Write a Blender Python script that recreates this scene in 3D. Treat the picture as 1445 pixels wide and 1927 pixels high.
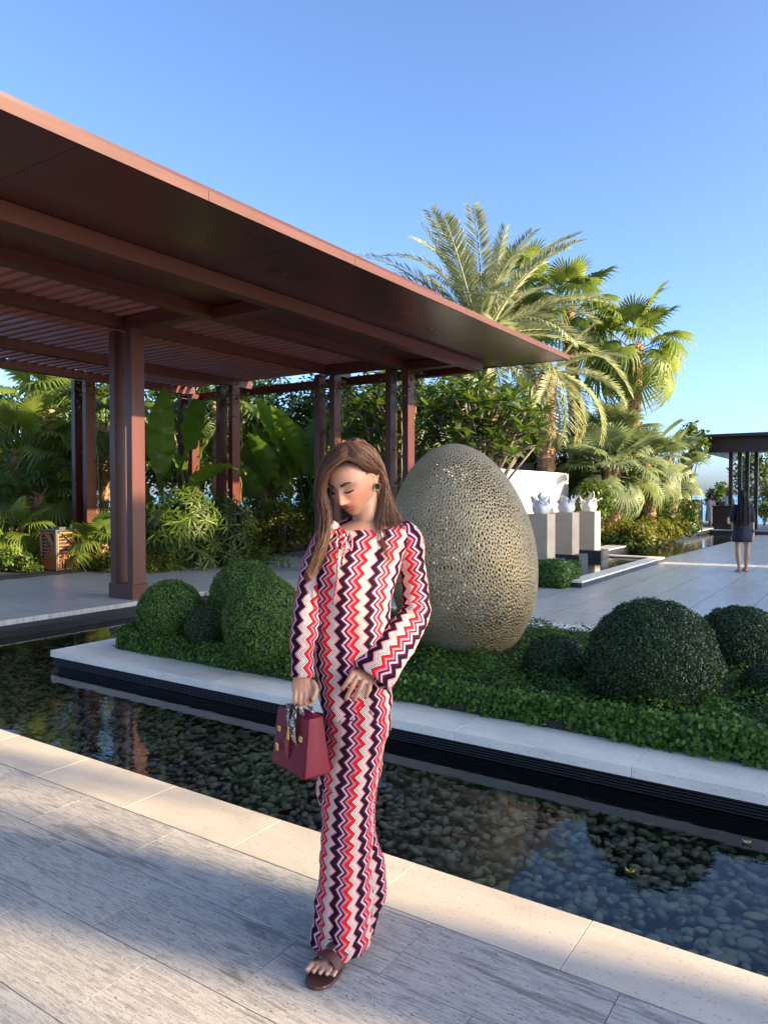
import bpy, bmesh, math, random
import numpy as np
from mathutils import Vector, Matrix, Quaternion

# ------------------------------------------------------------------ camera, sky, sun, exposure
sc = bpy.context.scene
for o in list(bpy.data.objects):
    bpy.data.objects.remove(o, do_unlink=True)
COL = sc.collection
R = math.radians
cam_d = bpy.data.cameras.new('camera'); cam = bpy.data.objects.new('camera', cam_d); COL.objects.link(cam)
cam.location = (0, 0, 1.5)
cam.rotation_euler = (R(90 - 1.341), 0, R(33.65))
cam_d.sensor_fit = 'HORIZONTAL'; cam_d.sensor_width = 36; cam_d.lens = 36 * 1388 / 1445
cam_d.clip_start = 0.05; cam_d.clip_end = 9000
sc.camera = cam

SUN_EL, SUN_AZ = R(17.0), R(10.4)          # azimuth measured from +X towards +Y
sun_dir = Vector((math.cos(SUN_EL) * math.cos(SUN_AZ), math.cos(SUN_EL) * math.sin(SUN_AZ), math.sin(SUN_EL)))
world = bpy.data.worlds.new('World'); sc.world = world; world.use_nodes = True
wn = world.node_tree
sky = wn.nodes.new('ShaderNodeTexSky'); sky.sky_type = 'NISHITA'; sky.sun_disc = False
sky.sun_elevation = SUN_EL; sky.sun_rotation = R(90) - SUN_AZ
sky.air_density = 0.6; sky.dust_density = 2.0; sky.ozone_density = 4.4; sky.altitude = 0
bg = wn.nodes['Background']; bg.inputs['Strength'].default_value = 0.15
wn.links.new(sky.outputs[0], bg.inputs[0])
sun_l = bpy.data.lights.new('sun', 'SUN'); sun_l.energy = 4.5; sun_l.angle = R(0.55); sun_l.color = (1.0, 0.81, 0.56)
sun_o = bpy.data.objects.new('sun', sun_l); COL.objects.link(sun_o)
sun_o.rotation_euler = sun_dir.to_track_quat('Z', 'Y').to_euler(); sun_o.location = (30, 8, 20)
sc.view_settings.view_transform = 'Standard'; sc.view_settings.look = 'None'
sc.view_settings.gamma = 1.0; sc.view_settings.use_curve_mapping = False
sc.view_settings.exposure = 1.87
sc.view_settings.use_white_balance = True      # balanced for open shade
sc.view_settings.white_balance_temperature = 7000; sc.view_settings.white_balance_tint = 10
sc.cycles.max_bounces = 8; sc.cycles.transparent_max_bounces = 16
sc.cycles.diffuse_bounces = 4; sc.cycles.glossy_bounces = 4
sc.cycles.use_denoising = True

rnd = random.Random(7)
rng = np.random.default_rng(11)

# ------------------------------------------------------------------ helpers: objects
def tag(o, label=None, cat=None, group=None, kind=None):
    if label: o['label'] = label
    if cat: o['category'] = cat
    if group: o['group'] = group
    if kind: o['kind'] = kind
    return o
def thing(name, label, cat, loc=(0, 0, 0), rz=0.0, group=None):
    o = bpy.data.objects.new(name, None); COL.objects.link(o)
    o.location = loc; o.rotation_euler = (0, 0, rz); o.empty_display_size = 0.1
    return tag(o, label, cat, group)
def link(name, me, parent=None, mat=None, smooth=False):
    if mat is not None and not me.materials: me.materials.append(mat)
    if smooth: me.polygons.foreach_set('use_smooth', [True] * len(me.polygons))
    o = bpy.data.objects.new(name, me); COL.objects.link(o)
    if parent is not None: o.parent = parent
    return o
def mesh_py(name, V, F, mat=None):
    me = bpy.data.meshes.new(name); me.from_pydata([tuple(v) for v in V], [], F); me.update()
    if mat: me.materials.append(mat)
    return me
def mesh_np(name, V, Q, mat=None, rndv=None):
    """Q: (n,k) array of equally sized faces"""
    me = bpy.data.meshes.new(name)
    V = np.asarray(V, np.float32); Q = np.asarray(Q, np.int32); n, k = Q.shape
    me.vertices.add(len(V)); me.vertices.foreach_set('co', V.ravel())
    me.loops.add(n * k); me.loops.foreach_set('vertex_index', Q.ravel())
    me.polygons.add(n); me.polygons.foreach_set('loop_start', np.arange(0, n * k, k, dtype=np.int32))
    try: me.polygons.foreach_set('loop_total', np.full(n, k, np.int32))
    except Exception: pass
    me.update(calc_edges=True); me.validate()
    if rndv is not None:
        a = me.attributes.new('rnd', 'FLOAT', 'POINT'); a.data.foreach_set('value', np.asarray(rndv, np.float32))
    if mat: me.materials.append(mat)
    return me

class MB:
    """collects shapes in world coordinates, links them as ONE mesh object (coordinates relative to the parent's base)"""
    def __init__(s): s.V = []; s.F = []
    def add(s, V, F):
        b = len(s.V); s.V += [tuple(v) for v in V]; s.F += [tuple(i + b for i in f) for f in F]; return s
    def box(s, x0, x1, y0, y1, z0, z1, c=0.0):
        if c <= 0:
            V = [(x, y, z) for z in (z0, z1) for y in (y0, y1) for x in (x0, x1)]
            return s.add(V, [(0, 2, 3, 1), (4, 5, 7, 6), (0, 1, 5, 4), (2, 6, 7, 3), (0, 4, 6, 2), (1, 3, 7, 5)])
        # chamfered along the top edges and vertical corners
        def ring(i, z): return [(x0 + c + i, y0 + i, z), (x1 - c - i, y0 + i, z), (x1 - i, y0 + c + i, z), (x1 - i, y1 - c - i, z),
                                (x1 - c - i, y1 - i, z), (x0 + c + i, y1 - i, z), (x0 + i, y1 - c - i, z), (x0 + i, y0 + c + i, z)]
        V = ring(0, z0) + ring(0, z1 - c) + ring(c * .75, z1)
        F = [tuple(reversed(range(8))), tuple(range(16, 24))]
        for r in (0, 8):
            for i in range(8): F.append((r + i, r + (i + 1) % 8, r + 8 + (i + 1) % 8, r + 8 + i))
        return s.add(V, F)
    def tube(s, pts, rad, n=8, cap=True, sx=1.0):
        pts = [Vector(p) for p in pts]; m = len(pts)
        if not hasattr(rad, '__len__'): rad = [rad] * m
        t0 = (pts[1] - pts[0]).normalized(); up = Vector((0, 0, 1)) if abs(t0.z) < .9 else Vector((1, 0, 0))
        a = t0.cross(up).normalized(); V = []
        for i, p in enumerate(pts):
            t = (pts[min(i + 1, m - 1)] - pts[max(i - 1, 0)]).normalized()
            a = (a - t * a.dot(t)).normalized(); b = t.cross(a)
            for j in range(n):
                an = 2 * math.pi * j / n
                V.append(p + (a * math.cos(an) * sx + b * math.sin(an)) * rad[i])
        F = [(i * n + j, i * n + (j + 1) % n, (i + 1) * n + (j + 1) % n, (i + 1) * n + j) for i in range(m - 1) for j in range(n)]
        if cap: F += [tuple(reversed(range(n))), tuple(range((m - 1) * n, m * n))]
        return s.add(V, F)
    def loft(s, rings, cap=True):
        n = len(rings[0]); V = [v for r in rings for v in r]; m = len(rings)
        F = [(i * n + j, i * n + (j + 1) % n, (i + 1) * n + (j + 1) % n, (i + 1) * n + j) for i in range(m - 1) for j in range(n)]
        if cap: F += [tuple(reversed(range(n))), tuple(range((m - 1) * n, m * n))]
        return s.add(V, F)
    def mesh(s, name, mat=None, origin=(0, 0, 0)):
        o = Vector(origin)
        return mesh_py(name, [Vector(v) - o for v in s.V], s.F, mat)
    def build(s, name, mat, parent=None, smooth=False):
        o = Vector((0, 0, 0)); q = parent
        while q is not None: o += q.location; q = q.parent
        return link(name, s.mesh(name, mat, o), parent, None, smooth)
def B(*a, c=0.0): return MB().box(*a, c=c)
def struct(name, mb, mat, parent=None, kind='structure', smooth=False):
    o = mb.build(name, mat, parent, smooth)
    if parent is None: o['kind'] = kind
    return o
def bevel(o, w=.006, seg=2):
    m = o.modifiers.new('bevel', 'BEVEL'); m.width = w; m.segments = seg; m.limit_method = 'ANGLE'; return o

# ------------------------------------------------------------------ helpers: materials
class NT:
    def __init__(s, name):
        s.m = bpy.data.materials.new(name); s.m.use_nodes = True; s.t = s.m.node_tree
        s.p = s.t.nodes['Principled BSDF']; s.out = s.t.nodes['Material Output']
    def n(s, t, **kw):
        nd = s.t.nodes.new(t)
        for k, v in kw.items():
            if k in nd.inputs and not hasattr(nd, k): nd.inputs[k].default_value = v
            else: setattr(nd, k, v)
        return nd
    def l(s, a, b): s.t.links.new(a, b)
    def coord(s, scale=(1, 1, 1), kind='Object', rot=(0, 0, 0)):
        c = s.n('ShaderNodeTexCoord'); mp = s.n('ShaderNodeMapping'); mp.inputs['Scale'].default_value = scale; mp.inputs['Rotation'].default_value = rot
        s.l(c.outputs[kind], mp.inputs['Vector']); return mp.outputs[0]
    def noise(s, vec, scale=5, detail=4, rough=.55, w=None, dist=0):
        nd = s.n('ShaderNodeTexNoise'); nd.inputs['Scale'].default_value = scale; nd.inputs['Detail'].default_value = detail
        nd.inputs['Roughness'].default_value = rough; nd.inputs['Distortion'].default_value = dist
        if w is not None: nd.noise_dimensions = '4D'; s.l(w, nd.inputs['W'])
        s.l(vec, nd.inputs['Vector']); return nd.outputs['Fac']
    def ramp(s, fac, stops, interp='LINEAR'):
        r = s.n('ShaderNodeValToRGB'); e = r.color_ramp; e.interpolation = interp
        while len(e.elements) < len(stops): e.elements.new(.5)
        for el, (p, c) in zip(e.elements, stops): el.position = p; el.color = (*c, 1) if len(c) == 3 else c
        s.l(fac, r.inputs[0]); return r.outputs[0]
    def math(s, op, a, b=None, c=None):
        nd = s.n('ShaderNodeMath', operation=op)
        for i, v in enumerate((a, b, c)):
            if v is None: continue
            if isinstance(v, (int, float)): nd.inputs[i].default_value = v
            else: s.l(v, nd.inputs[i])
        return nd.outputs[0]
    def mix(s, fac, a, b, blend='MIX'):
        nd = s.n('ShaderNodeMix', data_type='RGBA', blend_type=blend)
        for sock, v in ((nd.inputs[0], fac), (nd.inputs[6], a), (nd.inputs[7], b)):
            if isinstance(v, (int, float)): sock.default_value = v
            elif isinstance(v, tuple): sock.default_value = (*v, 1) if len(v) == 3 else v
            else: s.l(v, sock)
        return nd.outputs[2]
    def bump(s, h, strength=.3, dist=.01):
        b = s.n('ShaderNodeBump'); b.inputs['Strength'].default_value = strength; b.inputs['Distance'].default_value = dist
        s.l(h, b.inputs['Height']); s.l(b.outputs[0], s.p.inputs['Normal']); return b
    def set(s, **kw):
        for k, v in kw.items():
            k = k.replace('_', ' ')
            if isinstance(v, (int, float, tuple)): s.p.inputs[k].default_value = (*v, 1) if isinstance(v, tuple) and len(v) == 3 and k.endswith('Color') else v
            else: s.l(v, s.p.inputs[k])
        return s
def sc3(c, k): return tuple(min(1, x * k) for x in c)
def plain(name, col, rough=.6, var=.12, scale=6, bump=0, bscale=60, metal=0, spec=.5, stretch=(1, 1, 1)):
    t = NT(name); v = t.coord(stretch); oi = t.n('ShaderNodeObjectInfo')
    w = t.math('MULTIPLY', oi.outputs['Random'], 37.0)
    f = t.noise(v, scale, 6, .6, w)
    t.set(Base_Color=t.ramp(f, [(.25, sc3(col, 1 - var)), (.75, sc3(col, 1 + var))]), Roughness=rough, Metallic=metal)
    t.p.inputs['Specular IOR Level'].default_value = spec
    if bump: t.bump(t.noise(v, bscale, 5, .6), bump, .004)
    return t.m

def make_wood(name, col, rough=.38, axis='Z'):
    t = NT(name)
    st = {'X': (.6, 22, 22), 'Y': (22, .6, 22), 'Z': (22, 22, .6)}[axis]
    oi = t.n('ShaderNodeObjectInfo'); w = t.math('MULTIPLY', oi.outputs['Random'], 20.0)
    g = t.noise(t.coord(st), 2.2, 6, .62, w, .4); b = t.noise(t.coord(), 1.3, 3, .5, w)
    c1 = t.ramp(g, [(.25, sc3(col, .62)), (.5, col), (.8, sc3(col, 1.35))])
    c = t.mix(t.math('MULTIPLY', b, .5), c1, sc3(col, .75))
    t.set(Base_Color=c, Roughness=t.math('ADD', t.math('MULTIPLY', b, .25), rough - .12))
    t.bump(g, .12, .002); t.p.inputs['Specular IOR Level'].default_value = .45
    return t.m
MAHOG = (0.080, 0.0145, 0.0065)
wood_z, wood_y, wood_x = make_wood('mahogany_upright', MAHOG, .4, 'Z'), make_wood('mahogany_lengthwise', MAHOG, .42, 'Y'), make_wood('mahogany_cross', MAHOG, .42, 'X')
slat_wood = make_wood('mahogany_slat', (0.27, 0.085, 0.05), .5, 'X')
soffit_wood = make_wood('soffit_veneer', (0.068, 0.0155, 0.009), .30, 'Y')
fascia_wood = make_wood('fascia_mahogany', (0.085, 0.024, 0.015), .6, 'Y')  # slightly paler mahogany tone for the fascia boards

def make_travertine(name, dark, light, streak=(1.3, 9, 3), pits=.75):
    t = NT(name); oi = t.n('ShaderNodeObjectInfo'); w = t.math('MULTIPLY', oi.outputs['Random'], 60.0)
    v = t.coord(streak); a = t.noise(v, 1.5, 10, .68, w, 1.1); a2 = t.noise(t.coord((1.6, 3, 1)), 1.6, 5, .6, w)
    s2 = t.noise(t.coord((3.2, 55, 6)), 1.4, 6, .62, w, .8)
    f = t.math('ADD', t.math('ADD', t.math('MULTIPLY', a, .42), t.math('MULTIPLY', a2, .22)), t.math('MULTIPLY', s2, .36))
    mid = tuple((x + y) / 2 for x, y in zip(dark, light))
    c = t.ramp(f, [(.33, sc3(dark, .8)), (.42, dark), (.47, mid), (.50, light), (.525, mid), (.55, sc3(mid, .85)), (.58, light), (.68, sc3(light, 1.1))])
    pv = t.coord((26, 62, 26)); p = t.noise(pv, 2.2, 4, .7, w)
    pit = t.ramp(p, [(.34, (.2, .2, .2)), (.40, (1, 1, 1))])
    c = t.mix(pits, c, t.mix(1, c, pit, 'MULTIPLY'))
    grain = t.noise(t.coord(), 160, 3, .7)
    c = t.mix(.35, c, t.ramp(grain, [(.3, (.35, .35, .35)), (.7, (.65, .65, .65))]), 'OVERLAY')
    c = t.mix(.5, c, t.ramp(oi.outputs['Random'], [(0, (.42, .42, .43)), (1, (.58, .575, .56))]), 'OVERLAY')
    t.set(Base_Color=c, Roughness=.62)
    h = t.math('ADD', t.math('MULTIPLY', pit, .8), t.math('ADD', t.math('MULTIPLY', a, .7), t.math('MULTIPLY', grain, .35)))
    t.bump(h, .8, .007)
    return t.m
trav = make_travertine('grey_travertine', (.215, .20, .175), (.50, .46, .395))
def make_limestone(name, col, rough=.55):
    t = NT(name); oi = t.n('ShaderNodeObjectInfo'); w = t.math('MULTIPLY', oi.outputs['Random'], 60.0)
    a = t.noise(t.coord((1, 2.5, 2)), 2.2, 7, .62, w); g = t.noise(t.coord(), 120, 4, .75)
    sp = t.ramp(t.noise(t.coord(), 70, 3, .7, w), [(.34, (.45, .4, .35)), (.42, (1, 1, 1))])
    c = t.ramp(a, [(.3, sc3(col, .80)), (.5, col), (.7, sc3(col, 1.12))])
    c = t.mix(.55, c, sp, 'MULTIPLY')
    c = t.mix(.25, c, t.ramp(g, [(.3, (.4, .4, .4)), (.7, (.6, .6, .6))]), 'OVERLAY')
    t.set(Base_Color=c, Roughness=rough); t.bump(t.math('ADD', g, t.math('MULTIPLY', a, .5)), .25, .003)
    return t.m
limestone = make_limestone('cream_limestone', (.54, .465, .36))
pale_stone = make_limestone('pale_coping_stone', (.84, .77, .64))
grout = plain('grout', (.10, .095, .09), .9, .2, 30)
black_louvre = plain('black_louvre', (.012, .012, .013), .45, .2, 8)
dark_stone = plain('honed_black_granite', (.030, .031, .034), .35, .35, 14, .05, 80)
grey_stone = plain('grey_kerb_stone', (.30, .30, .295), .6, .2, 5, .15, 90)
pool_wall_m = plain('pool_wall_dark', (.02, .021, .02), .7, .3, 6)
soil = plain('dark_soil', (.035, .026, .018), .95, .35, 12, .8, 40)
white_metal = plain('white_paint', (.78, .77, .74), .5, .04, 3)

def make_walkway():
    t = NT('walkway_slabs'); v = t.coord()
    br = t.n('ShaderNodeTexBrick'); br.offset = .5; br.inputs['Scale'].default_value = 1.0
    br.inputs['Brick Width'].default_value = 1.3; br.inputs['Row Height'].default_value = .67; br.inputs['Mortar Size'].default_value = .006
    br.inputs['Color1'].default_value = (.52, .50, .44, 1); br.inputs['Color2'].default_value = (.45, .43, .38, 1); br.inputs['Mortar'].default_value = (.13, .13, .13, 1)
    t.l(t.coord(rot=(0, 0, R(90))), br.inputs['Vector'])
    a = t.noise(t.coord((8, 1.0, 1)), 1.6, 8, .65); st = t.ramp(a, [(.33, (.36, .36, .37)), (.5, (.5, .5, .5)), (.66, (.62, .615, .6))])
    c = t.mix(.8, br.outputs[0], st, 'OVERLAY')
    t.set(Base_Color=c, Roughness=t.math('ADD', t.math('MULTIPLY', a, .3), .22)); t.bump(a, .08, .003)
    return t.m
walk_m = make_walkway()
def make_floor_pergola():
    t = NT('pergola_floor_slabs'); v = t.coord()
    a = t.noise(t.coord((1.0, 9, 1)), 1.5, 8, .65); st = t.ramp(a, [(.33, (.27, .26, .245)), (.5, (.39, .38, .35)), (.66, (.48, .46, .42))])
    br = t.n('ShaderNodeTexBrick'); br.inputs['Scale'].default_value = 1.0
    br.inputs['Brick Width'].default_value = .65; br.inputs['Row Height'].default_value = .335; br.inputs['Mortar Size'].default_value = .004
    br.inputs['Color1'].default_value = (.5, .5, .5, 1); br.inputs['Color2'].default_value = (.44, .44, .44, 1); br.inputs['Mortar'].default_value = (.25, .25, .25, 1)
    t.l(v, br.inputs['Vector'])
    t.set(Base_Color=t.mix(.9, st, br.outputs[0], 'OVERLAY'), Roughness=t.math('ADD', t.math('MULTIPLY', a, .3), .25)); t.bump(a, .08, .003)
    return t.m
floor_m = make_floor_pergola()

def make_water(name, tint=(.93, .955, .90), bumpk=.05, scale=9):
    t = NT(name); t.t.nodes.remove(t.p)
    fr = t.n('ShaderNodeFresnel'); fr.inputs['IOR'].default_value = 1.36
    tr = t.n('ShaderNodeBsdfTransparent'); tr.inputs[0].default_value = (*tint, 1)
    gl = t.n('ShaderNodeBsdfGlossy'); gl.inputs['Roughness'].default_value = 0.015; gl.inputs['Color'].default_value = (1, 1, 1, 1)
    b = t.n('ShaderNodeBump'); b.inputs['Strength'].default_value = bumpk; b.inputs['Distance'].default_value = .02
    t.l(t.noise(t.coord((1, 1.6, 1)), scale, 3, .5, None, .3), b.inputs['Height'])
    t.l(b.outputs[0], gl.inputs['Normal']); t.l(b.outputs[0], fr.inputs['Normal'])
    mx = t.n('ShaderNodeMixShader'); t.l(fr.outputs[0], mx.inputs[0]); t.l(tr.outputs[0], mx.inputs[1]); t.l(gl.outputs[0], mx.inputs[2])
    t.l(mx.outputs[0], t.out.inputs['Surface']); return t.m
water_m = make_water('pool_water_surface')
water2_m = make_water('channel_water_surface', (.55, .6, .6), .22, 5)

def make_leaf(name, dark, light, rough=.45, transl=.35, tcol=None):
    t = NT(name); at = t.n('ShaderNodeAttribute', attribute_name='rnd'); oi = t.n('ShaderNodeObjectInfo')
    f = t.math('FRACT', t.math('ADD', at.outputs['Fac'], oi.outputs['Random']))
    c = t.ramp(f, [(0, dark), (.55, tuple((a + b) / 2 for a, b in zip(dark, light))), (1, light)])
    t.set(Base_Color=c, Roughness=rough); t.p.inputs['Specular IOR Level'].default_value = .35
    tl = t.n('ShaderNodeBsdfTranslucent')
    t.l(t.mix(.6, c, tcol or sc3(light, 1.4)), tl.inputs[0])
    mx = t.n('ShaderNodeMixShader'); mx.inputs[0].default_value = transl
    t.l(t.p.outputs[0], mx.inputs[1]); t.l(tl.outputs[0], mx.inputs[2]); t.l(mx.outputs[0], t.out.inputs['Surface'])
    return t.m
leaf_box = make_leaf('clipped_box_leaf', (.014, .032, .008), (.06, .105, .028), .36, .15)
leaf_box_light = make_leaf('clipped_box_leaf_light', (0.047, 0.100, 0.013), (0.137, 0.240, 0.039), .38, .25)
leaf_cover = make_leaf('ground_cover_leaf', (0.032, 0.075, 0.007), (0.116, 0.220, 0.025), .45, .3)
leaf_fan = make_leaf('fan_palm_leaf', (0.075, 0.127, 0.018), (0.202, 0.262, 0.048), .45, .4, (0.423, 0.504, 0.060))
leaf_fan_blue = make_leaf('pale_fan_palm_leaf', (.105, .155, .065), (.24, .29, .14), .5, .35, (.36, .43, .13))
leaf_date = make_leaf('date_palm_leaf', (0.195, 0.227, 0.111), (0.390, 0.410, 0.227), .5, .35, (0.546, 0.585, 0.260))
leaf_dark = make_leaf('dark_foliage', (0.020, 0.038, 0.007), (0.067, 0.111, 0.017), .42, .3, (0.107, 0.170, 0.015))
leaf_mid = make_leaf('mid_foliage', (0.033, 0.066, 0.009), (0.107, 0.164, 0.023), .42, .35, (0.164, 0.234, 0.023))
leaf_yellow = make_leaf('yellow_green_foliage', (0.050, 0.068, 0.007), (0.185, 0.192, 0.024), .5, .35, (0.294, 0.304, 0.029))
leaf_banana = make_leaf('banana_leaf_surface', (0.037, 0.075, 0.011), (0.079, 0.150, 0.018), .35, .45, (0.294, 0.450, 0.018))
leaf_plumeria = make_leaf('plumeria_leaf', (0.026, 0.060, 0.010), (0.089, 0.160, 0.024), .33, .3, (0.231, 0.340, 0.030))
flower_m = plain('white_flower', (.75, .73, .62), .6, .05)
bark_palm = plain('palm_bark', (.30, .17, .09), .9, .45, 14, .9, 26)
bark_grey = plain('grey_bark', (.16, .13, .10), .9, .35, 12, .8, 40)
stem_green = plain('green_stem', (.10, .13, .045), .55, .25, 6)
# ------------------------------------------------------------------ the setting
def make_sea():
    t = NT('sea_surface'); a = t.noise(t.coord((.03, .1, 1)), 3, 6, .6)
    t.set(Base_Color=t.ramp(a, [(.3, (.05, .21, .30)), (.7, (.11, .33, .40))]), Roughness=.25); t.bump(t.noise(t.coord((.6, 1.5, 1)), 1.5, 4), .5, .2); return t.m
sea = struct('sea', MB().add([(-4000, -4000, -1.6), (4000, -4000, -1.6), (4000, 4000, -1.6), (-4000, 4000, -1.6)], [(0, 1, 2, 3)]), make_sea())
struct('ground', B(-60, 34, -30, 43, -1.55, -.42), soil)
KY0, KY1 = 2.215, 2.54      # kerb along the near pool
IY = 4.11                   # front edge of the planted island
IX0 = -6.60                 # left end of the island
WX = -8.32                  # pool-side edge of the pergola floor
WY = 7.95                   # back edge of the pool / front edge of the promenade
# foreground terrace: a bed with single travertine tiles on it
terrace = struct('terrace', B(-16, 14, -10, KY0 - .002, -.42, -.032), grout)
TL, TW = .652, .335
tile_me = B(-(TL - .0028) / 2, (TL - .0028) / 2, -(TW - .0028) / 2, (TW - .0028) / 2, -.028, 0, c=.0008).mesh('tile', trav)
k = 0
for r in range(10):
    yc = KY0 - .003 - TW * (r + .5)
    for i in range(-9, 5):
        xc = -.62 + TL * i + TL / 2 + (TL / 2 if r % 2 else 0)
        if xc > 1.6 or xc < -6.2: continue
        o = link('tile', tile_me, terrace); o.location = (xc, yc, -.0005 * rnd.random()); o.rotation_euler = (0, 0, R(180) * (rnd.random() > .5))
for nm, bx in (('paving', B(-15.9, 13.9, -9.9, KY0 - .004 - TW * 10, -.03, -.0005)), ('paving', B(1.95, 13.9, KY0 - TW * 10, KY0 - .004, -.03, -.0005)), ('paving', B(-15.9, -6.55, KY0 - TW * 10, KY0 - .004, -.03, -.0005))):
    bx.build(nm, trav, terrace)
# kerb
kerb = struct('pool_kerb', B(-16, 14, KY0, KY1 - .02, -.42, -.06), pool_wall_m)
KL = .722
kst = B(-KL / 2 + .001, KL / 2 - .001, KY0 + .001, KY1, -.058, 0, c=.0018).mesh('kerb_stone', limestone)
for i in range(-14, 8):
    o = link('kerb_stone', kst, kerb); o.location = (-.81 + KL * (i + .5), 0, .0006 * rnd.random())
# pool: bed and water
struct('pool_bed', B(-9.0, 13, KY1 - .1, WY + .2, -.44, -.40), plain('pool_bed_gravel', (.035, .034, .028), .9, .5, 40, .6, 60))
struct('water', MB().add([(WX - .1, KY1 - .03, -.15), (13, KY1 - .03, -.15), (13, WY + .05, -.15), (WX - .1, WY + .05, -.15)], [(0, 1, 2, 3)]), water_m)
# pergola floor (left) and promenade (back and right)
pf = struct('pergola_floor', B(-13.4, WX - .30, -6, 24, -.42, 0), floor_m)
for i in range(-6, 8):
    y0 = -2 + i * .82
    if y0 < 3.0 or y0 + .82 > WY - .1: continue
    B(WX - .298, WX, y0 + .002, y0 + .818, -.06, .002, c=.004).build('edge_stone', pale_stone, pf)
B(WX - .298, WX - .04, 2.6, WY, -.42, -.062).build('pool_wall', pool_wall_m, pf)
for j in range(5):
    z = -.07 - j * .017; B(WX - .05, WX - .015, 2.6, WY - .05, z - .011, z).build('louvre_fin', black_louvre, pf)
wk = struct('promenade', B(WX - .29, 16, WY + .3, 43, -.42, .001), walk_m)
for i in range(16):
    x0 = WX - .28 + i * .82
    B(x0 + .002, x0 + .818, WY, WY + .298, -.07, .003, c=.004).build('edge_stone', pale_stone, wk)
B(WX - .2, 13, WY + .04, WY + .29, -.42, -.072).build('pool_wall', pool_wall_m, wk)
for j in range(4):
    z = -.08 - j * .017; B(WX + .05, 12, WY + .015, WY + .045, z - .011, z).build('louvre_fin', black_louvre, wk)
# island with pale coping and black louvres
isl = struct('planter_island', B(IX0 + .05, 9, IY + .05, 7.2, -.42, -.061), pool_wall_m)
CL = 1.10
for i in range(10):
    x0 = IX0 + i * CL
    B(x0 + .0015, x0 + CL - .0015, IY, IY + .40, -.06, 0, c=.002).build('coping_stone', pale_stone, isl)
for i in range(3):
    y0 = IY + .40 + i * .92
    B(IX0, IX0 + .46, y0 + .0015, y0 + .9185, -.06, .0008, c=.004).build('coping_stone', pale_stone, isl)
for j in range(5):
    z = -.068 - j * .0165
    B(IX0 + .02, 8.9, IY + .02, IY + .049, z - .010, z).build('louvre_fin', black_louvre, isl)
    B(IX0 + .02, IX0 + .049, IY + .05, 7.2, z - .010, z - .0002).build('louvre_fin', black_louvre, isl)
B(IX0 + .461, 8.9, IY + .401, 7.19, -.06, .05).build('soil', soil, isl)
bed = struct('planting_bed', B(-34, -12.75, -6, 42, -.42, .04), soil)
struct('garden_bed', B(-12.74, -5.9, 17.2, 42, -.42, .05), soil)
struct('garden_soil', B(-9.2, -5.75, 13.0, 17.19, -.42, .045), soil)

# ------------------------------------------------------------------ pergola
ZB, ZS = 3.86, 3.925     # underside of beams, soffit
perg = thing('pergola', 'large dark red wooden pergola with slatted ceiling and wide flat roof overhang', 'pergola', (-9.04, 6.86, 0))
PY0, PY1 = -3.0, 12.9
XR = -4.60
roof = B(-7.14, XR - .012, PY0, PY1, ZS + .012, ZS + .075).build('roof', soffit_wood, perg)
for i in range(7):                                    # veneer sheets of the overhanging soffit
    y1 = PY1 - .003 - i * 2.44
    B(-5.978, XR - .016, max(PY0, y1 - 2.434), y1, ZS, ZS + .011).build('soffit_panel', soffit_wood, roof)
fy = [PY1, 11.4, 8.9, 6.35, 4.3, 1.6, PY0]
for a, b in zip(fy[1:], fy[:-1]): B(XR - .011, XR + .008, a + .0025, b - .0025, ZS - .006, ZS + .078).build('fascia_board', fascia_wood, roof)
B(-7.14, XR + .008, PY1 + .001, PY1 + .018, ZS - .006, ZS + .078).build('fascia_board', fascia_wood, roof)
BY1 = 12.25
def ybeam(x, w, z0, z1, y0=PY0, y1=BY1, nm='beam'):
    return B(x - w / 2, x + w / 2, y0, y1, z0, z1, c=.006).build(nm, wood_y, perg)
ybeam(-6.06, .16, 3.755, ZS - .001)                       # outer edge beam
ybeam(-7.25, .20, 3.80, 4.05)
for x in (-9.04, -11.80, -13.66): ybeam(x, .16, ZB + .02, ZB + .19)
for y in (2.2, 6.86, 11.57):
    B(-7.149, -6.141, y - .10, y + .10, 3.775, ZS - .001).build('cross_beam', wood_x, perg)
    B(-8.96, -7.35, y - .10, y + .10, ZB + .004, ZB + .18).build('cross_beam', wood_x, perg)
B(-13.6, -6.141, BY1 + .001, BY1 + .16, 3.76, ZS - .001).build('end_beam', wood_x, perg)
y = PY0 + .1; 
while y < BY1 - .05:
    B(-13.74, -7.36, y, y + .085, ZB + .195, ZB + .275).build('slat', slat_wood, perg) if y > 1.5 else None
    y += .205
B(-7.13, -7.07, PY0, PY1 - .3, ZS + .076, 5.40).build('sun_baffle', soffit_wood, perg)  # unseen baffle added above the roof to keep low sun off the beams
B(-10.45, -10.39, PY0, BY1, ZB + .26, 5.30).build('sun_baffle', soffit_wood, perg)  # second unseen baffle, shades the rear beams
def column(x, y):
    for s in (-1, 1):
        cx = x + s * .19
        B(cx - .0625, cx + .0625, y - .115, y + .115, .2, ZB + .02, c=.006).build('post', wood_z, perg)
        B(cx - .012, cx + .012, y - .118, y - .1152, .2, ZB).build('post_groove', wood_z, perg) if 0 else None
    B(x - .27, x + .27, y - .14, y + .14, 0, .215, c=.008).build('plinth', wood_z, perg)
for x, y in ((-9.04, 6.86), (-9.04, 11.57), (-7.35, 11.57), (-11.80, 11.57), (-13.66, 9.3), (-13.66, 12.1), (-13.66, 6.6), (-9.04, 2.2), (-11.8, 2.2)): column(x, y)

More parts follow.
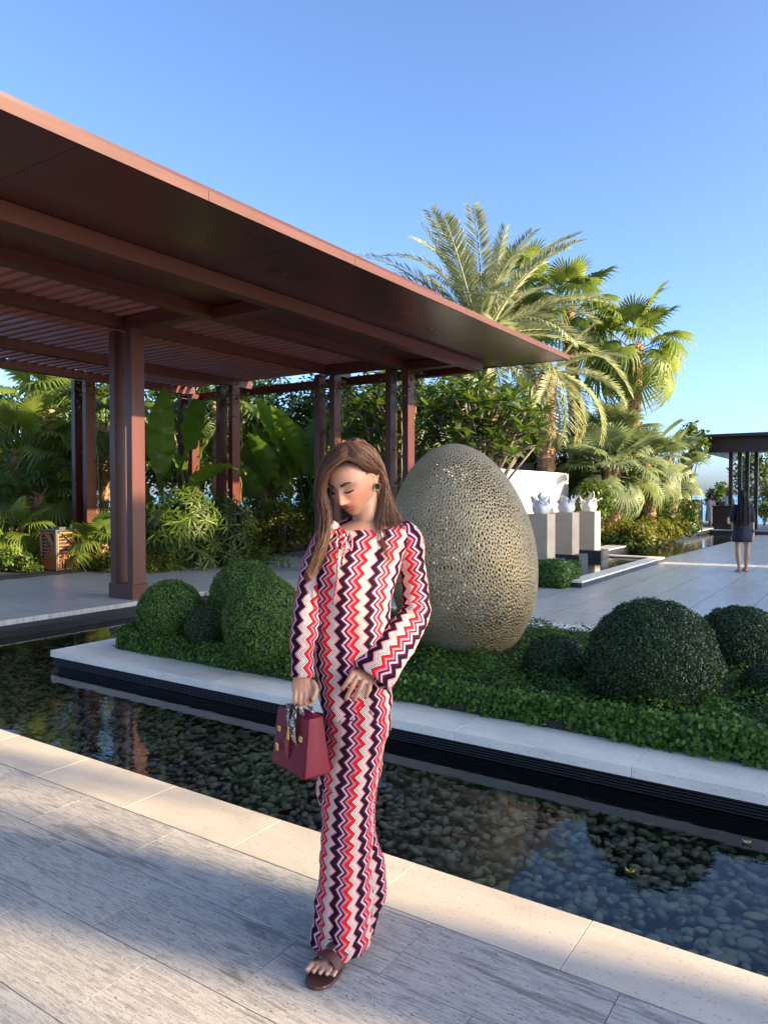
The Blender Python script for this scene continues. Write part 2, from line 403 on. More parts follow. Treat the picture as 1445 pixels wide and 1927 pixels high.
# unseen block and palm, added right of the frame to shade the court
shade_block_m = plain('shade_block_render', (.72, .67, .58), .8, .1, 2)  # pale, to bounce light into the shaded court
hw = thing('shade_block', 'long sand coloured unseen block on pillars, added right of the court to shade it', 'shade block', (16.4, 20, 0))
B(16, 16.9, 6.62, 20.25, 4.5, 9.0).build('upper_shade_block', shade_block_m, hw)  # added sun blocker, open below so low sky light still enters
for yy in (7.0, 11.3, 15.6, 19.9): B(16.1, 16.7, yy - .3, yy + .3, 0, 4.499).build('pillar', shade_block_m, hw)
for yy in (24, 30, 36, 42): B(16.1, 16.7, yy - .3, yy + .3, 0, 3.399).build('pillar', shade_block_m, hw)
B(16, 16.9, 20.95, 46, 3.4, 6.7).build('lower_shade_block', shade_block_m, hw)  # lower sun blocker; the gap before it lets a sun strip through
B(15.95, 16.95, 6.6, 20.27, 9.0, 9.15).build('roof', grey_stone, hw)
pt = thing('shade_palm', 'slender unseen palm right of the court, lean and crown shaped to shade the woman', 'palm', (16, 5.15, 0))
MB().tube([(16, 5.17, -.02), (16, 5.14, 5.7), (16, 4.92, 6.15), (16, 4.72, 6.6), (16, 4.6, 7.1), (16, 4.55, 7.4)], [.30, .29, .26, .22, .2, .16], 12).build('trunk', bark_palm, pt, True)  # casts the terrace shade band; lean shaped to let sun reach her arm

# ------------------------------------------------------------------ white wall, plinths, basins
wl = thing('garden_wall', 'low white plastered wall behind the three stone plinths', 'wall', (-7.55, 17.5, 0))
wh = make_limestone('white_wall_plaster', (.74, .71, .65), .6)
B(-7.62, -7.45, 13.0, 20.9, 0, 2.12, c=.006).build('panel', wh, wl)
plinth_m = make_limestone('beige_mottled_marble', (.58, .45, .31), .45)
# basin on which the plinths stand
bs = struct('plinth_basin', B(-5.75, -4.16, 12.0, 16.94, -.4, .03), dark_stone)
B(-4.15, -3.88, 11.55, 17.1, .085, .115, c=.004).build('coping_stone', pale_stone, bs)
B(-5.75, -4.152, 16.95, 17.1, .085, .1148, c=.004).build('coping_stone', pale_stone, bs)
B(-5.75, -4.152, 11.55, 12.0, .012, .05, c=.004).build('coping_stone', pale_stone, bs)
B(-4.13, -3.90, 11.57, 17.08, 0, .084).build('basin_face', dark_stone, bs)
B(-5.7, -4.16, 16.96, 17.08, -.1, .084).build('basin_face', dark_stone, bs)
MB().add([(-5.75, 12, .07), (-4.15, 12, .07), (-4.15, 16.95, .07), (-5.75, 16.95, .07)], [(0, 1, 2, 3)]).build('water_sheet', water2_m, bs)
ch = struct('channel_kerb', B(-5.72, -5.3, 17.12, 31.2, -.3, .17), dark_stone)
B(-5.74, -5.26, 17.12, 31.2, .171, .205, c=.004).build('coping_stone', grey_stone, ch)
B(-5.28, -2.6, 30.7, 31.2, -.3, .12).build('end_kerb', dark_stone, ch)
B(-5.25, -2.6, 30.66, 31.2, .121, .15, c=.004).build('coping_stone', grey_stone, ch)
struct('channel_water', MB().add([(-5.3, 17.11, .012), (-4.2, 17.11, .012), (-3.6, 30.7, .012), (-5.3, 30.7, .012)], [(0, 1, 2, 3)]), water2_m)
struct('channel_floor', MB().add([(-5.3, 17.11, .006), (-4.2, 17.11, .006), (-3.6, 30.7, .006), (-5.3, 30.7, .006)], [(0, 1, 2, 3)]), dark_stone)
ceramic = plain('white_ceramic', (.72, .71, .68), .35, .05, 5)
places = ['nearest the metal egg', 'in the middle of the row', 'farthest from the metal egg']
def ceramic_mesh(seed, r0=.17, h=.40):
    rr = random.Random(seed); mb = MB(); n = 28
    rings = []
    for i in range(9):                                  # bulbous fluted body
        u = i / 8; z = u * .24; rad = r0 * (.62 + .42 * math.sin(math.pi * (.15 + .75 * u)))
        rings.append([(rad * (1 + .06 * math.sin(5 * 2 * math.pi * j / n + 3 * u)) * math.cos(2 * math.pi * j / n), rad * (1 + .06 * math.sin(5 * 2 * math.pi * j / n + 3 * u)) * math.sin(2 * math.pi * j / n), z) for j in range(n)])
    mb.loft(rings)
    for q in range(10):                                  # flaring, twisting petals
        a = q * 2 * math.pi / 10 + rr.uniform(-.3, .3); hh = rr.choice((.08, .14, .2, .30)); w = rr.uniform(.07, .13); lean = rr.uniform(-.06, .16); tw = rr.uniform(-1.4, 1.4)
        rs = []
        for i in range(7):
            u = i / 6; rad = r0 * .82 + lean * u * u * 1.1; z = .16 + hh * u; ww = w * (1 - u) ** .6 * (.8 + .4 * math.sin(3 * u)) + .008; aa = a + tw * u * .6 + .35 * math.sin(5 * u + q)
            c = Vector((rad * math.cos(aa), rad * math.sin(aa), z)); tx = Vector((-math.sin(aa + tw * u), math.cos(aa + tw * u), .15 * math.sin(6 * u + q))); nx = Vector((math.cos(aa), math.sin(aa), -.3)); th = .018 * (1 - .6 * u)
            rs.append([c + tx * ww * math.cos(p) * .5 + nx * (th * math.sin(p) + .02 * math.cos(p) ** 2 * (1 - u)) for p in [2 * math.pi * jj / 10 for jj in range(10)]])
        mb.loft(rs)
    return mb
for i, y in enumerate((13.65, 15.05, 16.5)):
    t = thing('stone_plinth', 'square beige marble plinth on a dark base, ' + places[i], 'plinth', (-5.41, y, .03), 0, 'row of plinths before the white wall')
    B(-5.62, -5.20, y - .21, y + .21, .26, 1.13, c=.005).build('block', plinth_m, t)
    B(-5.70, -5.03, y - .28, y + .28, .031, .259, c=.005).build('base_slab', dark_stone, t)
    s = thing('ceramic_sculpture', 'white ceramic petal sculpture on the plinth ' + places[i], 'sculpture', (-5.41, y, 1.13), i * 1.3, 'white ceramics on the plinths')
    link('sculpture_body', ceramic_mesh(i + 3).mesh('sculpture_body', ceramic), s, None, True)

# litter bin with slatted orange wood panels
bin_t = thing('litter_bin', 'square litter bin with orange wood slats in a diagonal pattern', 'bin', (-13.15, 8.38, 0))
b0x, b1x, b0y, b1y = -13.52, -12.98, 8.22, 8.76
steel = plain('dark_steel', (.07, .075, .08), .4, .1, 5, 0, 60, .6)
orange_wood = make_wood('orange_teak', (.42, .15, .045), .5, 'Z')
B(b0x + .03, b1x - .03, b0y + .03, b1y - .03, .03, .80).build('liner', black_louvre, bin_t)
for x, y in ((b0x, b0y), (b1x - .04, b0y), (b0x, b1y - .04), (b1x - .04, b1y - .04)): B(x, x + .04, y, y + .04, 0, .80).build('corner_post', steel, bin_t)
lid_o = B(b0x - .01, b1x + .01, b0y - .01, b1y + .01, .801, .83).build('lid', steel, bin_t)
B(b0x + .2, b1x - .2, b0y + .2, b1y - .2, .831, .87).build('lid_knob', steel, lid_o)
def slat_panel(face):
    def P(u, v, d): return (b0x + .04 + u, b0y - .004 + d, .06 + v) if face == 0 else (b1x + .004 - d, b0y + .04 + u, .06 + v)
    W, Hh = .46, .72
    def bar(u0, v0, u1, v1, w=.018):
        du, dv = u1 - u0, v1 - v0; L = math.hypot(du, dv)
        if L < .03: return
        nu, nv = -dv / L * w / 2, du / L * w / 2; V = []
        for d in (0, .022):
            for (a, b) in ((u0 + nu, v0 + nv), (u1 + nu, v1 + nv), (u1 - nu, v1 - nv), (u0 - nu, v0 - nv)): V.append(P(min(max(a, 0), W), min(max(b, 0), Hh), d))
        MB().add(V, [(0, 1, 2, 3), (7, 6, 5, 4), (0, 4, 5, 1), (1, 5, 6, 2), (2, 6, 7, 3), (3, 7, 4, 0)]).build('slat', orange_wood, bin_t)
    for fr in ((0, 0, W, 0), (0, Hh, W, Hh), (0, 0, 0, Hh), (W, 0, W, Hh)): bar(*fr, w=.04)
    bar(0, .10, W, .56, .024)
    for i in range(9):
        v = .17 + i * .065; uu = (v - .10) / 1.0
        if v < .7: bar(0.02, v + .04, min(W, max(.04, (.70 - v) * .9)), min(.70, v + .04 + min(W, max(.04, (.70 - v) * .9)) * .0) if face else v + .04 + .0, .017)
    for i in range(7):
        u = .06 + i * .06; top = .10 + u - .04
        bar(u, .02, u, top, .017)
    for i in range(4):
        c = .20 + i * .09; bar(c * .55, .70, min(W, c * .55 + .30), .70 - .30, .017)
slat_panel(0); slat_panel(1)

# boundary wall behind the traveller's palms, of wide boards
bw = thing('board_fence', 'high fence of wide brown horizontal boards behind the traveller palm', 'fence', (-13.2, 20.6, 0))
board_m = make_wood('weathered_board', (.16, .12, .075), .7, 'X')
for i in range(8): B(-17.5, -8.4, 20.6, 20.66, .05 + i * .30, .05 + i * .30 + .285, c=.004).build('board', board_m, bw)
for x in (-17.4, -14.4, -11.4, -8.5): B(x - .05, x + .05, 20.665, 20.76, 0, 2.45).build('post', board_m, bw)

# ------------------------------------------------------------------ far end: pavilion, counter, cabinet, lounge
fp = thing('far_pavilion', 'distant dark wooden pavilion with flat roof by the sea', 'pavilion', (-3.5, 34.5, 0))
dark_wood = make_wood('dark_mahogany', (.06, .028, .026), .4, 'Z')
dark_wood_x = make_wood('dark_mahogany_cross', (.05, .026, .026), .35, 'X')
B(-6.55, 5, 32.6, 41, 3.86, 3.98).build('roof', dark_wood_x, fp)
B(-6.0, 5, 33.2, 33.4, 3.25, 3.859).build('fascia_beam', dark_wood_x, fp)
B(-6.0, -5.8, 33.41, 40.5, 3.25, 3.858).build('fascia_beam', dark_wood_x, fp)
B(-5.79, 5, 33.41, 40.4, 3.55, 3.62).build('ceiling', dark_wood_x, fp)
for x, y in ((-5.1, 34.2), (-4.75, 34.2), (-4.65, 35.6), (-4.3, 35.6), (-3.55, 34.2), (-3.2, 34.2), (-1.2, 34.2), (-.9, 34.2)): B(x - .07, x + .07, y - .12, y + .12, .002, 3.54).build('post', dark_wood, fp)
ct = thing('reception_counter', 'black panelled reception counter at the far end of the channel', 'counter', (-5.0, 32.2, 0))
cm = plain('black_lacquer', (.012, .012, .014), .3, .2, 4)
B(-5.35, -4.65, 31.5, 32.5, .05, 1.02, c=.02).build('body', cm, ct)
B(-5.39, -4.61, 31.46, 32.54, 1.021, 1.07, c=.01).build('top', cm, ct)
B(-5.30, -4.70, 31.55, 32.45, .002, .049).build('kick_plate', steel, ct)
B(-5.2, -4.95, 31.8, 31.9, 1.071, 1.22).build('menu_stand', steel, ct)
cb = thing('wooden_cabinet', 'tall red brown wooden cabinet at the end of the planting', 'cabinet', (-6.3, 31.7, 0))
B(-6.8, -5.85, 31.25, 32.2, .05, 1.26, c=.008).build('body', wood_z, cb)
B(-6.82, -5.83, 31.23, 32.22, 1.261, 1.30).build('top', wood_x, cb)
cd1 = B(-5.845, -5.83, 31.3, 31.71, .12, 1.22).build('door', wood_z, cb); B(-5.845, -5.83, 31.73, 32.15, .12, 1.22).build('door', wood_z, cb)
MB().tube([(-5.825, 31.68, .7), (-5.815, 31.68, .8)], .012, 6).build('handle', steel, cd1)
th = thing('thatched_hut', 'small orange thatched roof hut on the shore', 'hut', (-14.5, 62, -1.6))
thatch = plain('thatch', (.45, .22, .08), .95, .25, 6, .8, 20)
MB().loft([[(-14.5 + 3.4 * c, 62 + 3.4 * s, .55) for c, s in [(math.cos(a * math.pi / 6), math.sin(a * math.pi / 6)) for a in range(12)]], [(-14.5 + .15 * math.cos(a * math.pi / 6), 62 + .15 * math.sin(a * math.pi / 6), 1.65) for a in range(12)]]).build('roof', thatch, th)
for a in range(4): MB().tube([(-14.5 + 2.6 * math.cos(a * 1.57 + .5), 62 + 2.6 * math.sin(a * 1.57 + .5), -1.6), (-14.5 + 2.6 * math.cos(a * 1.57 + .5), 62 + 2.6 * math.sin(a * 1.57 + .5), .8)], .1, 6).build('post', bark_grey, th)
lg = thing('lounge_tent', 'low white and teal angular planter cover at the far right', 'planter', (-3.0, 36, 0))
MB().add([(-3.6, 35.5, 0), (-2.4, 35.5, 0), (-2.4, 36.5, 0), (-3.6, 36.5, 0), (-3.3, 35.9, .55), (-2.7, 35.9, .55), (-2.7, 36.1, .55), (-3.3, 36.1, .55)], [(3, 2, 1, 0), (0, 1, 5, 4), (1, 2, 6, 5), (2, 3, 7, 6), (3, 0, 4, 7), (4, 5, 6, 7)]).build('cover', plain('pale_teal', (.5, .66, .6), .6, .2, 2), lg)
# ------------------------------------------------------------------ garden helpers
FWD = Vector((-math.sin(R(33.65)), math.cos(R(33.65)), 0)); RGT = Vector((math.cos(R(33.65)), math.sin(R(33.65)), 0))
def at(px, d, z=0.0):                    # a spot on the ground d metres ahead, px across the photograph
    p = FWD * d + RGT * ((px - 722.5) * d / 1388); return (p.x, p.y, z)
def hz(py, d): return 1.5 + (931 - py) * d / 1388

def rand_unit(n):
    v = rng.normal(size=(n, 3)); return v / np.linalg.norm(v, axis=1)[:, None]
def leaves(P, N, L, Wd, fold=.25, tdir=None, hexa=False):
    """n small pointed leaves with their base at P, face normal N"""
    n = len(P); N = N / np.linalg.norm(N, axis=1)[:, None]
    T = rand_unit(n) if tdir is None else tdir
    T = T - N * (T * N).sum(1)[:, None]; T /= np.linalg.norm(T, axis=1)[:, None] + 1e-9
    Bn = np.cross(N, T); L = np.broadcast_to(L, (n,))[:, None]; Wd = np.broadcast_to(Wd, (n,))[:, None]
    r = rng.random(n)
    if not hexa:
        V = np.stack([P, P + T * L * .5 + Bn * Wd / 2 + N * Wd * fold, P + T * L - N * L * .12, P + T * L * .5 - Bn * Wd / 2 + N * Wd * fold], 1)
        Q = np.arange(n * 4).reshape(n, 4); return V.reshape(-1, 3), Q, np.repeat(r, 4)
    a = P + T * L * .3; b = P + T * L * .68
    V = np.stack([P, a + Bn * Wd * .42 + N * Wd * fold, b + Bn * Wd * .5 + N * Wd * fold, P + T * L - N * L * .15, b - Bn * Wd * .5 + N * Wd * fold, a - Bn * Wd * .42 + N * Wd * fold, a, b], 1)
    base = np.arange(n)[:, None] * 8
    Q = np.concatenate([base + np.array([[0, 1, 6, 6]]) * 1], 0)
    F = np.concatenate([base + np.array([[6, 1, 2, 7]]), base + np.array([[6, 7, 4, 5]]), base + np.array([[7, 2, 3, 4]]), base + np.array([[0, 1, 6, 5]])], 0)
    return V.reshape(-1, 3), F, np.repeat(r, 8)
class LeafSet:
    def __init__(s): s.V = []; s.Q = []; s.r = []; s.n = 0
    def add(s, V, Q, r): s.V.append(V); s.Q.append(Q + s.n); s.r.append(r); s.n += len(V); return s
    def build(s, name, mat, parent=None, loc=(0, 0, 0), kind=None):
        me = mesh_np(name, np.concatenate(s.V) - np.array(loc), np.concatenate(s.Q), mat, np.concatenate(s.r))
        o = link(name, me, parent)
        if parent is None: o.location = loc
        if kind: o['kind'] = kind
        return o
def cloud(n, c, rad, size, asp=.5, shell=.55, clumps=0, up=.4, hexa=False):
    """leaves through an uneven ellipsoid crown, gathered in clumps"""
    c = np.array(c); rad = np.array(rad)
    if clumps:
        cc = rand_unit(clumps) * (rng.random((clumps, 1)) ** .45) * rad * .82
        idx = rng.integers(0, clumps, n); cr = rng.uniform(.22, .42, clumps)[idx][:, None] * rad.mean()
        u = rand_unit(n); off = u * (rng.random((n, 1)) ** .4) * cr; P = c + cc[idx] + off; N = u * .7 + np.array([0, 0, up]) + rng.normal(size=(n, 3)) * .45
    else:
        u = rand_unit(n); q = shell + (1 - shell) * rng.random((n, 1)); P = c + u * q * rad; N = u + np.array([0, 0, up]) + rng.normal(size=(n, 3)) * .4
    L = size * rng.uniform(.7, 1.3, n)
    return leaves(P, N, L, L * asp, .2, None, hexa)

# ------------------------------------------------------------------ island planting
def topiary(px, d, r, ztop, label, mat, squash=1.0, grp='clipped domes on the island'):
    x, y, _ = at(px, d); z0 = .10; zc = ztop - r * squash
    t = thing('topiary_dome', label, 'shrub', (x, y, z0), 0, grp)
    mb = MB(); rings = []
    for i in range(11):
        a = -.9 + (math.pi / 2 + .9) * i / 10; rr = r * .93 * math.cos(a) if i < 10 else .002
        rr = max(rr, .002); rings.append([(x + rr * math.cos(2 * math.pi * j / 20), y + rr * math.sin(2 * math.pi * j / 20), max(z0 - .05, zc + r * .93 * squash * math.sin(a))) for j in range(20)])
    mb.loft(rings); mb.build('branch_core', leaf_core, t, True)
    n = int(17000 * (r / .35) ** 2); u = rand_unit(n * 2); u = u[u[:, 2] > -.75][:n]; n = len(u)
    lump = 1 + .022 * np.sin(u[:, 0] * 9 + px) * np.sin(u[:, 1] * 8 + 2) + .02 * np.sin(u[:, 2] * 17 + u[:, 0] * 13)
    P = u * np.array([r, r, r * squash]) * (lump * rng.uniform(.955, 1.012, n))[:, None] + np.array([x, y, zc])
    P[:, 2] = np.maximum(P[:, 2], z0)
    tang = np.cross(u, rand_unit(n)) + np.array([0, 0, -.2])
    L = rng.uniform(.014, .024, n)
    s = LeafSet(); s.add(*leaves(P, u + rng.normal(size=(n, 3)) * .55, L, L * .55, .15, tang)); s.build('foliage', mat, t, (x, y, z0), 'stuff')
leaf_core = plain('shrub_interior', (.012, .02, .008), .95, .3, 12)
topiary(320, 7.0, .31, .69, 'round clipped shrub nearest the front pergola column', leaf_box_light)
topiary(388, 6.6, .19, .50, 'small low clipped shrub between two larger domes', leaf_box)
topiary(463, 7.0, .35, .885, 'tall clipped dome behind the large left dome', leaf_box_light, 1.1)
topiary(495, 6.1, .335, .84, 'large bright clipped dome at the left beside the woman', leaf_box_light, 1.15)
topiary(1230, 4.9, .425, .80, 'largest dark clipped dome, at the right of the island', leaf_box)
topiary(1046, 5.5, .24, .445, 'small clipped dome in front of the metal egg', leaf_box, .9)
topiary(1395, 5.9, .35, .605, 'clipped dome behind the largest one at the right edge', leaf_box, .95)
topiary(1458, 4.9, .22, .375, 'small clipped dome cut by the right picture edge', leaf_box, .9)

EGG = at(868, 6.45)
def ground_cover():
    s = LeafSet(); x0, x1, y0, y1 = IX0 + .47, 1.6, IY + .41, 7.12
    def top(P): return .20 + .03 * np.sin(P[:, 0] * 5.1 + 1) * np.sin(P[:, 1] * 4.3) + .02 * np.sin(P[:, 0] * 13 + P[:, 1] * 9)
    n = 60000; P = np.column_stack([rng.uniform(x0, x1, n), y0 + (y1 - y0) * rng.random(n) ** 1.25, np.zeros(n)])
    edge = np.minimum(np.minimum(P[:, 0] - x0, P[:, 1] - y0), .12) / .12
    P[:, 2] = (top(P) + rng.normal(size=n) * .016) * (.70 + .30 * np.sqrt(edge))
    L = rng.uniform(.020, .036, n)
    s.add(*leaves(P, np.tile([0, 0, 1.0], (n, 1)) + rng.normal(size=(n, 3)) * .45, L, L * .75, .12))
    n = 21000; P = np.column_stack([rng.uniform(x0, x1, n), y0 + rng.normal(size=n) * .02 + .01, rng.random(n) ** .9 * .2])
    P[:, 1] += .010 * np.sin(P[:, 0] * 7) + .008 * np.sin(P[:, 0] * 19 + 2); P[:, 1] -= .03 * (P[:, 2] / .2)
    L = rng.uniform(.022, .042, n); s.add(*leaves(P, np.tile([0, -1, .5], (n, 1)) + rng.normal(size=(n, 3)) * .5, L, L * .75, .12))
    n = 7000; P = np.column_stack([x0 + rng.normal(size=n) * .02, rng.uniform(y0, y1, n), rng.random(n) * .2])
    L = rng.uniform(.022, .042, n); s.add(*leaves(P, np.tile([-1, 0, .5], (n, 1)) + rng.normal(size=(n, 3)) * .5, L, L * .75, .12))
    n = 5000                                     # trailing sprigs over the right front corner
    P = np.column_stack([rng.uniform(-1.4, 1.2, n), y0 - rng.random(n) * .07, rng.random(n) * .2 + .02]); L = rng.uniform(.03, .05, n)
    s.add(*leaves(P, np.tile([0, -1, .7], (n, 1)) + rng.normal(size=(n, 3)) * .5, L, L * .65, .12))
    o = s.build('ground_cover', leaf_cover, None, (0, 0, 0), 'stuff')
    tag(o, 'dense clipped ivy-like ground cover filling the island', 'ground cover')
ground_cover()
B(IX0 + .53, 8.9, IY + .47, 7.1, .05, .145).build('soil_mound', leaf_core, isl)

# ------------------------------------------------------------------ perforated metal egg
def egg():
    t = thing('egg_sculpture', 'tall hollow egg of perforated bronze coloured metal lying in the ground cover', 'sculpture', (EGG[0], EGG[1], .0))
    N = 10500; i = np.arange(N) + .5; ph = np.arccos(1 - 2 * i / N); th = math.pi * (1 + 5 ** .5) * i
    P = np.column_stack([np.cos(th) * np.sin(ph), np.sin(th) * np.sin(ph), np.cos(ph)]); P += rng.normal(size=P.shape) * .0102; P /= np.linalg.norm(P, axis=1)[:, None]
    bm = bmesh.new(); vs = [bm.verts.new(p) for p in P]; bmesh.ops.convex_hull(bm, input=vs); bm.verts.index_update(); bm.faces.index_update(); bm.verts.ensure_lookup_table()
    nf = len(bm.faces); V = [f.calc_center_median().normalized() for f in bm.faces]
    emap = {}
    F = []
    for v in bm.verts:
        lf = list(v.link_faces)
        if len(lf) < 3: continue
        c = v.co.normalized(); ax = c.orthogonal().normalized(); ay = c.cross(ax)
        ring = [(math.atan2((V[f.index] - c).dot(ay), (V[f.index] - c).dot(ax)), f.index) for f in lf] + \
               [(math.atan2((V[emap[e]] - c).dot(ay), (V[emap[e]] - c).dot(ax)), emap[e]) for e in v.link_edges if e in emap]
        ring.sort(); ids = [r[1] for r in ring]; m = len(ids)
        cen = sum((V[k] for k in ids), Vector()) / m; dists = [(V[k] - cen).length for k in ids]; mean = sum(dists) / m
        # holes grow and shrink over the shell; some cells stay nearly closed
        fr = .50 + .15 * math.sin(c.z * 5 + c.x * 3) * math.sin(c.y * 4 + 1.3) + rnd.uniform(-.14, .14)
        fr = max(.30, min(.80, fr)); b = len(V)
        for k, dd in zip(ids, dists):
            rr = fr * (.55 * mean + .45 * dd); V.append(cen + (V[k] - cen).normalized() * rr)
        for q in range(m): F.append((ids[q], ids[(q + 1) % m], b + (q + 1) % m, b + q))
    bm.free()
    A = np.array([tuple(v) for v in V]); A /= np.linalg.norm(A, axis=1)[:, None]
    z = A[:, 2]; k = .615 * (1 - .065 * z - .02 * z * z); H = .985
    X = np.column_stack([A[:, 0] * k * 1.06, A[:, 1] * k, (z * H)])
    tilt = Matrix.Rotation(R(-6.5), 3, 'Y'); M3 = np.array(Matrix.Rotation(R(33.65), 3, 'Z') @ tilt)
    X = X @ M3.T + np.array([0, 0, .965])
    me = mesh_np('shell', X, np.array(F), egg_m)
    o = link('shell', me, t, None, False); so = o.modifiers.new('thickness', 'SOLIDIFY'); so.thickness = .012; so.offset = -1
    return t
tt = NT('bronze_patina'); aa = tt.noise(tt.coord(), 3, 5, .6); gg = tt.noise(tt.coord(), 60, 3)
tt.set(Base_Color=tt.ramp(aa, [(.3, (.29, .22, .115)), (.7, (.41, .32, .18))]), Metallic=.45, Roughness=.5); tt.bump(gg, .15, .002); egg_m = tt.m
egg()

# ------------------------------------------------------------------ leaf and frond meshes
def fan_mesh(seed, n=30, Rb=.62, Lp=.75, span=155, droop=.35, tip=.3, mat=None, fold=.03):
    rr = random.Random(seed); V = []; F = []
    m = 5                                                     # petiole
    pts = [Vector((Lp * i / m, 0, -.10 * Lp * (i / m) ** 2)) for i in range(m + 1)]
    for p in pts:
        for j in range(3): V.append(p + Vector((0, .014 * math.cos(j * 2.09 + .5), .014 * math.sin(j * 2.09 + .5))))
    for i in range(m):
        for j in range(3):
            a, b, c, d = i * 3 + j, i * 3 + (j + 1) % 3, (i + 1) * 3 + (j + 1) % 3, (i + 1) * 3 + j; F += [(a, b, c), (a, c, d)]
    hub = pts[-1]; ta = R(-18 - 25 * droop); ux = Vector((math.cos(ta), 0, math.sin(ta))); uz = Vector((-math.sin(ta), 0, math.cos(ta)))
    h = len(V); V.append(hub)
    def pt(r, a, z): 
        cup = .22 * abs(math.sin(a)) * r - droop * r * r * .55 / Rb
        return hub + ux * (r * math.cos(a)) + Vector((0, 1, 0)) * (r * math.sin(a)) + uz * (z + cup)
    S = R(span); da = 2 * S / n; ids = []
    for i in range(n + 1):
        a = -S + da * i; ids.append(len(V)); V.append(pt(Rb * .43, a, -fold * .6))
    for i in range(n):
        a = -S + da * (i + .5); rl = Rb * (.86 + .14 * math.cos(a)) * rr.uniform(.9, 1.08); dr = -tip * rr.uniform(.3, 1.6) * Rb
        r1 = len(V); V.append(pt(Rb * .41, a, fold)); m1 = len(V); aw = da * .30
        V += [pt(rl * .78, a - aw, dr * .25 - fold * .2), pt(rl * .78, a, dr * .25 + fold * .5), pt(rl * .78, a + aw, dr * .25 - fold * .2), pt(rl * 1.0, a + rr.uniform(-.06, .06), dr)]
        l, r = ids[i], ids[i + 1]
        F += [(h, l, r1), (h, r1, r), (l, m1, m1 + 1), (l, m1 + 1, r1), (r1, m1 + 1, m1 + 2), (r1, m1 + 2, r), (m1, m1 + 3, m1 + 1), (m1 + 1, m1 + 3, m1 + 2)]
    me = mesh_np('leaf', np.array([tuple(v) for v in V]), np.array(F), mat)
    return me
def feather_mesh(seed, L=3.0, bend=1.0, n=58, ll=.42, mat=None):
    rr = random.Random(seed); V = []; F = []
    def pos(s):
        # integrate a curve whose slope falls by 'bend' along its length
        steps = 24; x = z = 0.0
        for i in range(int(steps * s)): a = -bend * ((i + .5) / steps) ** 1.5; x += L / steps * math.cos(a); z += L / steps * math.sin(a)
        return Vector((x, 0, z)), -bend * s ** 1.5
    cache = [pos(i / 24) for i in range(25)]
    def P(s):
        q = s * 24; i = min(23, int(q)); f = q - i; return cache[i][0].lerp(cache[i + 1][0], f), cache[i][1] * (1 - f) + cache[i + 1][1] * f
    for i in range(13):
        p, a = P(i / 12); w = .022 * (1 - i / 13) + .004
        V += [p + Vector((0, w, 0)), p + Vector((0, -w, 0)), p + Vector((math.sin(a) * -w, 0, -w * 1.2))]
    for i in range(12):
        for j in range(3):
            a, b, c, d = i * 3 + j, i * 3 + (j + 1) % 3, (i + 1) * 3 + (j + 1) % 3, (i + 1) * 3 + j; F += [(a, b, c), (a, c, d)]
    for i in range(n):
        s = .1 + .9 * i / (n - 1); p, a = P(s); fw = Vector((math.cos(a), 0, math.sin(a))); up = Vector((-math.sin(a), 0, math.cos(a)))
        l = ll * (.35 + .75 * math.sin(math.pi * min(1, .12 + .80 * s))) * rr.uniform(.85, 1.1)
        for sd in (-1, 1):
            dirv = (fw * rr.uniform(.62, .85) + Vector((0, sd, 0)) * rr.uniform(.55, .8) + up * rr.uniform(.1, .42)).normalized()
            wv = dirv.cross(up).normalized() * .017 + up * .008; b = len(V); mid = p + dirv * l * .45
            V += [p, mid + wv, p + dirv * l - up * l * rr.uniform(.02, .14), mid - wv]; F += [(b, b + 1, b + 2), (b, b + 2, b + 3)]
    return mesh_np('frond', np.array([tuple(v) for v in V]), np.array(F), mat)
def paddle_mesh(seed, L=1.3, W=.4, Lp=.9, bend=.6, mat=None, wave=.03, tear=0):
    rr = random.Random(seed); V = []; F = []; n = 22
    def curve(s, a0=0.0):
        x = z = 0; st = 30; T = Lp + L; k = int(st * s)
        for i in range(k): a = -bend * (((i + .5) / st) ** 2); x += T / st * math.cos(a); z += T / st * math.sin(a)
        return Vector((x, 0, z)), -bend * s * s
    s0 = Lp / (Lp + L)
    for i in range(7):
        p, a = curve(s0 * i / 6); w = .03 * (1 - .5 * i / 6)
        V += [p + Vector((0, w, 0)), p + Vector((0, 0, -w)), p + Vector((0, -w, 0)), p + Vector((0, 0, w * .3))]
    for i in range(6):
        for j in range(4): F.append((i * 4 + j, i * 4 + (j + 1) % 4, (i + 1) * 4 + (j + 1) % 4, (i + 1) * 4 + j))
    b = len(V)
    for i in range(n + 1):
        u = i / n; p, a = curve(s0 + (1 - s0) * u); up = Vector((-math.sin(a), 0, math.cos(a)))
        w = W * .5 * (math.sin(math.pi * min(1, (.04 + .96 * u) ** .75)) ** .6 if u < 1 else 0) + .004
        w1 = w * (1 - tear * rr.random()); w2 = w * (1 - tear * rr.random()); zz = wave * math.sin(i * 1.7 + seed)
        V += [p + Vector((0, w1, 0)) + up * (w1 * .28 + zz), p + Vector((0, w1 * .5, 0)) + up * (w1 * .18 + zz * .4), p, p - Vector((0, w2 * .5, 0)) + up * (w2 * .18 - zz * .4), p - Vector((0, w2, 0)) + up * (w2 * .28 - zz)]
    for i in range(n):
        for j in range(4): F.append((b + i * 5 + j, b + i * 5 + j + 1, b + (i + 1) * 5 + j + 1, b + (i + 1) * 5 + j))
    return mesh_np('leaf', np.array([tuple(v) for v in V]), np.array(F), mat)
def put(name, me, parent, loc, az, pitch, roll=0, s=1.0):
    o = link(name, me, parent); o.location = loc; o.scale = (s, s, s)
    o.rotation_euler = (Matrix.Rotation(az, 3, 'Z') @ Matrix.Rotation(-pitch, 3, 'Y') @ Matrix.Rotation(roll, 3, 'X')).to_euler(); return o
